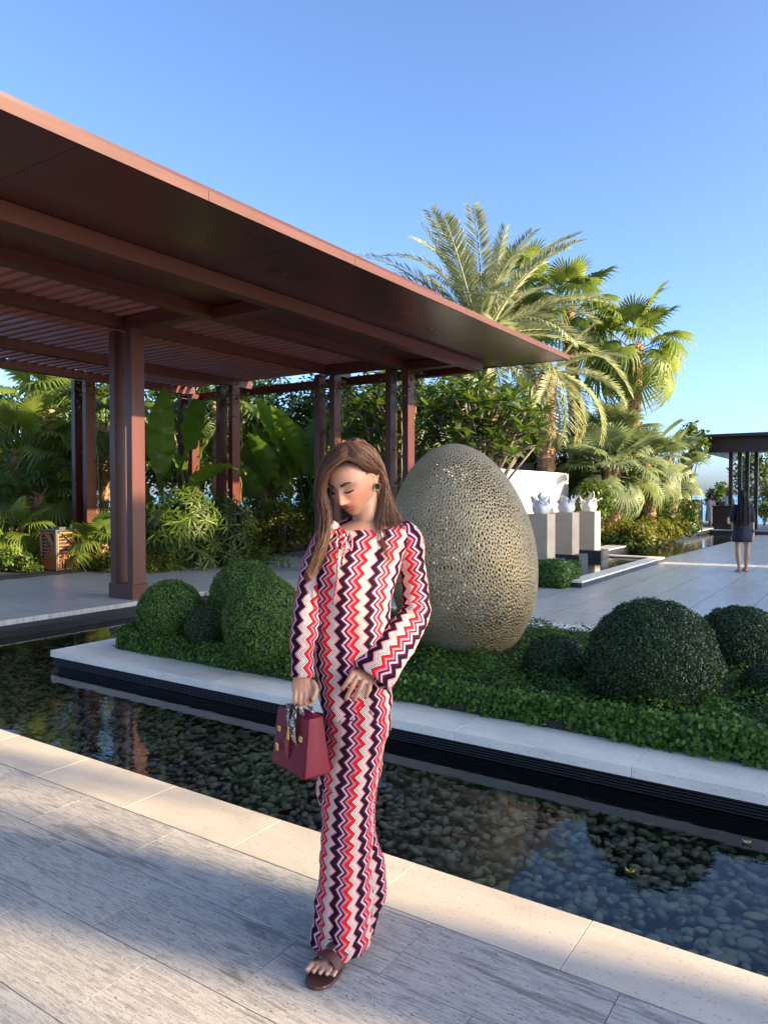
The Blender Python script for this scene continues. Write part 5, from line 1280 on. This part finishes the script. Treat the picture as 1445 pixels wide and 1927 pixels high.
# sandals
def sandal(toe_dir, ball, heel, name):
    side = Vector((0, 0, 1)).cross(toe_dir).normalized(); rings = []; L = ((ball - heel).to_2d()).length
    base = Vector((heel.x, heel.y, 0)); prof = [(-.03, .026, .058), (.02, .033, .055), (.06, .033, .046), (.10, .036, .028), (.14, .043, .015), (.17, .046, .012), (.20, .044, .012), (.222, .034, .013), (.235, .015, .014)]
    k = (L + .065) / .235; mb = MB()
    for x, w, z in prof:
        c = base + toe_dir * (x * k); rings.append([c + side * w + Vector((0, 0, z)), c - side * w + Vector((0, 0, z)), c - side * w + Vector((0, 0, max(.0, z - .012))), c + side * w + Vector((0, 0, max(.0, z - .012)))])
    mb.loft(rings); o = mb.build(name, sandal_m, None); o.parent = wo; bevel(o, .003, 2)
    hb = MB(); hb.box(-.026, .026, -.026, .026, 0, .050); h = hb.build('heel_block', sandal_m, None); h.parent = o; h.location = base + toe_dir * .0; h.rotation_euler = (0, 0, math.atan2(toe_dir.y, toe_dir.x))
    # upper: two broad bands running along the foot joined by a bar across the instep
    def strip(path, wdir, w):
        m2 = MB(); rs = []
        for p, ww in zip(path, w): rs.append([p + wdir * ww, p - wdir * ww, p - wdir * ww + Vector((0, 0, .004)), p + wdir * ww + Vector((0, 0, .004))])
        m2.loft(rs); q = m2.build('strap', sandal_m, None); q.parent = o; return q
    def over(s, along): return ball + toe_dir * along + side * s + Vector((0, 0, -.022 + .052 * math.sqrt(max(0, 1 - (s / .048) ** 2)) + max(0, -along) * .42))
    for al0, al1 in ((-.092, -.046), (-.032, .006)):
        strip([over(s, (al0 + al1) / 2) for s in np.linspace(-.046, .046, 11)], toe_dir, [(al1 - al0) / 2] * 11)
    strip([over(s, -.040) + Vector((0, 0, .001)) for s in np.linspace(-.012, .012, 5)], toe_dir, [.018] * 5)
sandal(tdir, ballF, heelF, 'sandal'); sandal(Vector((-.45, -.89, 0)), ballB, heelB, 'sandal')

# ------------------------------------------------------------------ handbag (held, so a thing of its own)
bgx = Vector((-.61, .79, 0)); bgs = Vector((.79, .61, 0)); near = Vector(((572 - 722.5) * 2.20 / 1388 - L0, 2.20 - D0, .640))
bag = thing('handbag', 'burgundy leather handbag with gold clasp and scarf-wrapped handles in her hand', 'bag', tuple(wo.location), R(33.65))
BW, BD, BH = .205, .095, .178
def bp(u, v, w): 
    k = 1 - .5 * w * .35; uu = (u - .5) * (1 - .10 * w) + .5; vv = (v - .5) * (1 - .45 * w) + .5
    return near + bgx * (BW * uu) + bgs * (BD * vv) + Vector((0, 0, BH * w))
bm_ = MB(); rr2 = []
def rr_ring(w, inset=0.0):
    pts = []
    for cu, cv, a0 in ((1, 1, 0), (0, 1, 90), (0, 0, 180), (1, 0, 270)):
        for q in range(4):
            a = R(a0 + q * 30); r = .05 + inset; pts.append(bp((1 - r * .5 if cu else r * .5) + .5 * r * math.cos(a) * 1.0, (1 - r if cv else r) + r * math.sin(a), w))
    return pts
bm_.loft([rr_ring(.0, .03), rr_ring(.03), rr_ring(.3), rr_ring(.6), rr_ring(.85), rr_ring(.97), rr_ring(1.0, .03)]); o = bm_.build('body', leather, None, True); o.parent = bag
def plate(u0, u1, w0, w1, v, th, nm, mat, par=bag):
    m2 = MB(); V_ = [bp(u, v, w) - bgs * t for t in (0.0005, th) for (u, w) in ((u0, w0), (u1, w0), (u1, w1), (u0, w1))]
    m2.add(V_, [(3, 2, 1, 0), (4, 5, 6, 7), (0, 1, 5, 4), (1, 2, 6, 5), (2, 3, 7, 6), (3, 0, 4, 7)]); q = m2.build(nm, mat, None); q.parent = par; bevel(q, .0012, 2); return q
flap_o = plate(.02, .98, .66, .985, -.004, .003, 'flap', leather); belt_o = plate(.02, .98, .60, .68, -.04, .003, 'belt_strap', leather)
for u in (.16, .50, .84): plate(u - .05, u + .05, .59, .69, -.06, .003, 'gold_plate', gold, belt_o)
plate(.46, .54, .53, .78, -.085, .006, 'turn_lock', gold, flap_o)
plate(1.0 - .97, 1.0 - .94, .0, .6, -.001, .0015, 'seam', leather)
for k, v in enumerate((.12, .88)):
    a, b = bp(.78, v, .97), bp(.22, v, .97); top = S(572, 1316, -.124); m2 = MB(); pts = []
    for i in range(15):
        u = i / 14; p = a.lerp(b, u); hgt = math.sin(math.pi * u) ** .6; tg = top + bgx * (.5 - u) * -.06 + bgs * (.010 if k else -.010); p = p.lerp(Vector((p.x * .45 + tg.x * .55, p.y * .45 + tg.y * .55, top.z - .010)), hgt); pts.append(p)
    m2.tube(pts, [.0066 * (1 + .12 * math.sin(i * 2.1)) for i in range(15)], 9); q = m2.build('handle', None, None, True); q.parent = bag; q.data.materials.clear(); q.data.materials.append(None)
ts = NT('scarf_print'); nz = ts.noise(ts.coord((1, 1, 1)), 60, 2, .5, None, 1.2)
ts.set(Base_Color=ts.ramp(nz, [(0, (.010, .012, .02)), (.46, (.03, .03, .045)), (.52, (.55, .48, .36)), (.60, (.10, .09, .09)), (.68, (.35, .04, .04)), (.75, (.02, .02, .03))], 'CONSTANT'), Roughness=.55); scarf = ts.m
for ob in bag.children:
    if ob.name.startswith('handle'): ob.data.materials.clear(); ob.data.materials.append(scarf)
def ribbon(pts, w, nm, mat, wd=None):
    m2 = MB(); rs = []; wd = wd or bgx
    for p, ww in zip(pts, w): rs.append([p + wd * ww, p - wd * ww, p - wd * ww - bgs * .003, p + wd * ww - bgs * .003])
    m2.loft(rs); q = m2.build(nm, mat, None, True); q.parent = bag; return q
fr0 = bp(.35, -.12, .98)
ribbon([fr0 + Vector((0, 0, .03)), fr0 + Vector((-.004, -.004, 0)), fr0 + Vector((-.010, -.012, -.03)), fr0 + Vector((-.006, -.012, -.065)), fr0 + Vector((.004, -.008, -.088))], [.006, .010, .017, .015, .003], 'scarf_tail', scarf)
fr1 = bp(.62, -.12, .98)
ribbon([fr1 + Vector((0, 0, .028)), fr1 + Vector((.003, -.004, 0)), fr1 + Vector((.004, -.010, -.025)), fr1 + Vector((.010, -.010, -.05))], [.005, .008, .011, .004], 'scarf_tail', scarf)
fr2 = bp(.52, -.13, .55)
ribbon([fr2, fr2 + Vector((0, -.003, -.03)), fr2 + Vector((.003, -.003, -.062))], [.009, .010, .002], 'red_tassel', plain('red_silk', (.25, .012, .015), .5))
pk = bp(.80, -.10, .40); m2 = MB(); m2.tube([pk + Vector((0, 0, .045)), pk + bgx * .004 + Vector((0, 0, .02)), pk], .0012, 5); q = m2.build('cord', leather, None); q.parent = bag
m2 = MB(); V_ = [pk + bgx * a - bgs * t + Vector((0, 0, z)) for t in (0, .006) for (a, z) in ((-.008, -.024), (.008, -.024), (.008, 0), (-.008, 0))]; m2.add(V_, [(3, 2, 1, 0), (4, 5, 6, 7), (0, 1, 5, 4), (1, 2, 6, 5), (2, 3, 7, 6), (3, 0, 4, 7)]); q = m2.build('padlock', gold, None); q.parent = bag; bevel(q, .002, 2)

# ------------------------------------------------------------------ three people farther away
def simple_person(label, loc, rz, H, pose, cloth, hairspec, skin_c=(.42, .24, .16), vox=.008):
    t = thing('person', label, 'person', loc, rz); k = H / 1.65; mb = MB()
    def v(p): return Vector(p) * k
    J = pose
    mb.loft([ell(v((J['hx'], J['hy'], z)), w * k, d * k, 18) for z, w, d in ((1.435, .035, .05), (1.455, .052, .07), (1.50, .066, .085), (1.56, .072, .092), (1.61, .062, .08), (1.645, .025, .03))])
    s = J.get('face', (0, -1)); mb.tube([v((J['hx'] + s[0] * .075, J['hy'] + s[1] * .075, 1.555)), v((J['hx'] + s[0] * .105, J['hy'] + s[1] * .105, 1.52)), v((J['hx'] + s[0] * .08, J['hy'] + s[1] * .08, 1.505))], [.008 * k, .012 * k, .010 * k], 8)
    mb.tube([v((0, .01, 1.32)), v((J['hx'] * .6, .01, 1.47))], [.05 * k, .045 * k], 12)
    mb.loft([ell(v((0, 0, z)), w * k, d * k, 20) for z, w, d in ((.80, .15, .10), (.90, .165, .11), (1.02, .13, .09), (1.18, .145, .10), (1.30, .17, .095), (1.365, .13, .07), (1.39, .06, .05))])
    for arm in J['arms']:
        mb.tube([v(p) for p in arm], [.046 * k, .036 * k, .024 * k], 10); h = v(arm[-1]); dv = (h - v(arm[-2])).normalized(); sd = dv.orthogonal().normalized()
        mb.tube([h, h + dv * .07 * k], [.026 * k, .032 * k], 8)
        for q in range(4): mb.tube([h + dv * .06 * k + sd * (q - 1.5) * .016 * k, h + dv * (.13 + .008 * (q % 2)) * k + sd * (q - 1.5) * .017 * k], [.010 * k, .007 * k], 6)
        mb.tube([h + dv * .02 * k + sd * .025 * k, h + dv * .07 * k + sd * .05 * k], [.011 * k, .008 * k], 6)
    for lg_ in J['legs']:
        mb.tube([v(p) for p in lg_], [.078 * k, .050 * k, .054 * k, .031 * k], 12); a = v(lg_[-1]); f = J.get('toe', (0, -1)); mb.tube([a, a + Vector((f[0] * .06, f[1] * .06, -.04)) * k, a + Vector((f[0] * .15, f[1] * .15, -.055)) * k], [.033 * k, .034 * k, .022 * k], 10)
    me = fuse(mb, 'body', vox, 2); paint(me, np.tile(np.array(skin_c), (len(me.vertices), 1))); me.materials.append(skin); link('body', me, t)
    for nm, rg, m_ in cloth:
        r2 = MB(); 
        if nm in ('sleeve', 'trouser_leg'): r2.tube([v(p[:3]) for p in rg], [p[3] * k for p in rg], 14, False)
        else: r2.loft([[v((cx, cy, z)) + Vector((w * k * math.cos(a) * (1 + .03 * math.sin(5 * a + z * 9)), d * k * math.sin(a) * (1 + .04 * math.sin(6 * a)), 0)) for a in [2 * math.pi * j / 30 for j in range(30)]] for z, w, d, cx, cy in rg], False)
        o = link(nm, r2.mesh(nm, m_), t, None, True); so = o.modifiers.new('thickness', 'SOLIDIFY'); so.thickness = .006; so.offset = 1
    P = []
    for i in range(hairspec['n']):
        g0, g1 = hairspec['g']; f = rng.random(); q = np.array(g0) * (1 - f) + np.array(g1) * f; q = q + rng.normal(size=(1, 3)) * hairspec.get('j', .02) * np.linspace(.3, 1, len(q))[:, None]; P.append(catmull(q, 10) * k)
    V, F, rv = strands(P, hairspec.get('r', .009) * k, .003 * k, 3); hm = mesh_np('hair', V, F, hairspec['m'], rv); link('hair', hm, t)
    hc = MB(); hc.loft([ell(v((J['hx'] - s[0] * .02, J['hy'] - s[1] * .02, z)), w * k, d * k, 18) for z, w, d in ((1.50, .060, .066), (1.56, .078, .088), (1.62, .070, .08), (1.66, .03, .035))]); o = link('hair_root', hc.mesh('hair_root', hairspec['m']), t, None, True)
    return t
black_hair = make_hair('black_hair', (.006, .005, .006), (.022, .017, .016))
navy = plain('navy_cloth', (.012, .015, .035), .85, .2, 20, .2, 200); white_c = plain('white_cotton', (.68, .68, .68), .85, .05, 10, .2, 80); pinkw = plain('pale_pink_cotton', (.62, .50, .49), .85, .06, 10); greyc = plain('pale_grey_cloth', (.50, .48, .42), .85, .06, 10); blackc = plain('black_trousers', (.012, .012, .014), .8, .2)
x, y, _ = at(1397, 14.25)
w2 = simple_person('woman with long black hair in navy top and short skirt walking away', (x, y, .002), R(33.65), 1.56,
    dict(hx=0, hy=.0, face=(.6, .8), arms=(((.17, 0, 1.33), (.22, .02, 1.05), (.21, -.03, .80)), ((-.17, 0, 1.33), (-.23, -.03, 1.06), (-.14, .12, .98))),
         legs=(((-.085, 0, .82), (-.10, -.02, .48), (-.09, -.03, .32), (-.065, -.03, .07)), ((.095, 0, .82), (.11, .02, .48), (.12, .05, .32), (.135, .10, .085))), toe=(0, 1)),
    [('skirt', [(.62, .195, .14, 0, 0), (.72, .188, .14, 0, 0), (.85, .175, .13, 0, 0), (.95, .165, .12, 0, 0), (1.02, .145, .105, 0, 0)], navy),
     ('blouse', [(.985, .165, .12, 0, 0), (1.01, .158, .115, 0, 0), (1.15, .15, .11, 0, 0), (1.28, .165, .105, 0, 0), (1.34, .15, .085, 0, 0), (1.385, .10, .07, 0, 0)], navy),
     ('sleeve', [(.12, 0, 1.36, .05), (.165, .0, 1.30, .055), (.195, .01, 1.18, .056), (.21, .02, 1.07, .056), (.215, .02, 1.03, .042)], navy),
     ('sleeve', [(-.12, 0, 1.36, .05), (-.165, .0, 1.30, .055), (-.195, -.01, 1.18, .056), (-.21, -.03, 1.07, .056), (-.215, -.03, 1.03, .042)], navy)],
    dict(n=900, r=.0055, m=black_hair, j=.028, g=([(-.01, 0, 1.665), (-.075, -.04, 1.58), (-.10, -.09, 1.40), (-.15, -.15, 1.15), (-.16, -.16, .98)], [(.01, 0, 1.665), (.05, -.06, 1.60), (.06, -.10, 1.42), (.05, -.15, 1.2), (.03, -.16, 1.0)])))
for sx_, sy_ in ((-.065, -.03), (.135, .10)):
    m2 = MB(); m2.loft([[Vector((sx_ + w * math.cos(a), sy_ + .055 + .13 * math.sin(a), z)) * .945 for a in [2 * math.pi * j / 16 for j in range(16)]] for z, w in ((.0, .042), (.012, .044))]); o = link('sandal', m2.mesh('sandal', plain('tan_leather', (.30, .17, .10), .6)), w2)
m2 = MB(); m2.tube([Vector((.205, -.028, .86)) * .945, Vector((.207, -.03, .835)) * .945], .034, 12); link('wrist_band', m2.mesh('wrist_band', blackc), w2)
wb = thing('shoulder_bag', 'small cream shoulder bag at the hip of the walking woman', 'bag', (x, y, 0), R(33.65))
m2 = MB(); m2.loft([[Vector((-.225 + dx, .04 + r_ * math.cos(a) * .8, 1.0 + r_ * math.sin(a))) for a in [2 * math.pi * j / 14 for j in range(14)]] for dx, r_ in ((-.03, .05), (-.02, .075), (.02, .075), (.03, .05))]); link('pouch', m2.mesh('pouch', plain('cream_leather', (.55, .48, .36), .6)), wb, None, True)
m2 = MB(); m2.tube([Vector((-.225, .04, 1.06)), Vector((-.18, .03, 1.2)), Vector((-.12, .02, 1.31))], .007, 6); link('strap', m2.mesh('strap', plain('cream_strap', (.5, .43, .32), .6)), wb)
x, y, _ = at(1336, 31.0)
simple_person('woman in pale pink blouse and grey skirt standing left of the counter', (x, y, .002), R(33.65), 1.52,
    dict(hx=.02, hy=0, face=(1, 0), arms=(((.10, -.1, 1.32), (.12, -.14, 1.08), (.26, -.10, 1.02)), ((.05, .14, 1.32), (.08, .16, 1.08), (.24, .1, 1.02))), legs=(((-.02, -.07, .82), (-.01, -.07, .48), (-.03, -.07, .32), (-.03, -.07, .07)), ((.02, .07, .82), (.03, .07, .48), (.01, .07, .32), (.01, .07, .07))), toe=(1, 0)),
    [('skirt', [(.42, .20, .20, 0, 0), (.65, .19, .19, 0, 0), (.90, .165, .165, 0, 0), (1.0, .135, .13, 0, 0)], greyc), ('blouse', [(.96, .15, .15, 0, 0), (1.15, .155, .155, 0, 0), (1.30, .15, .16, 0, 0), (1.39, .075, .08, 0, 0)], pinkw), ('sleeve', [(.06, -.12, 1.36, .05), (.11, -.14, 1.2, .06), (.12, -.15, 1.08, .05)], pinkw)],
    dict(n=40, m=black_hair, j=.012, g=([(0, 0, 1.66), (-.06, -.04, 1.62), (-.09, 0, 1.55), (-.09, 0, 1.50)], [(.01, 0, 1.66), (-.04, .05, 1.62), (-.08, .03, 1.55), (-.08, .03, 1.50)])), (.20, .10, .06), .012)
x, y, _ = at(1369, 32.6)
simple_person('man in white shirt standing behind the black counter', (x, y, .002), R(33.65), 1.68,
    dict(hx=0, hy=-.02, face=(-.3, -.95), arms=(((.18, 0, 1.34), (.24, -.03, 1.10), (.16, -.20, 1.02)), ((-.18, 0, 1.34), (-.24, -.03, 1.10), (-.16, -.20, 1.02))), legs=(((-.08, 0, .82), (-.085, -.01, .48), (-.085, .0, .32), (-.085, .0, .07)), ((.08, 0, .82), (.085, -.01, .48), (.085, 0, .32), (.085, 0, .07)))),
    [('shirt', [(.84, .18, .125, 0, 0), (1.0, .17, .12, 0, 0), (1.2, .185, .125, 0, 0), (1.31, .20, .115, 0, 0), (1.37, .14, .085, 0, 0), (1.41, .065, .065, 0, 0)], white_c), ('sleeve', [(.15, 0, 1.37, .055), (.21, -.01, 1.25, .062), (.245, -.03, 1.10, .05), (.17, -.18, 1.03, .038)], white_c), ('sleeve', [(-.15, 0, 1.37, .055), (-.21, -.01, 1.25, .062), (-.245, -.03, 1.10, .05), (-.17, -.18, 1.03, .038)], white_c),
     ('trouser_leg', [(-.08, 0, .88, .1), (-.085, 0, .5, .08), (-.085, 0, .09, .065)], blackc), ('trouser_leg', [(.08, 0, .88, .1), (.085, 0, .5, .08), (.085, 0, .09, .065)], blackc)],
    dict(n=30, m=black_hair, j=.012, g=([(-.03, 0, 1.655), (-.07, .03, 1.62), (-.075, .05, 1.57)], [(.03, 0, 1.655), (.07, .03, 1.62), (.075, .05, 1.57)])), (.22, .115, .07), .012)
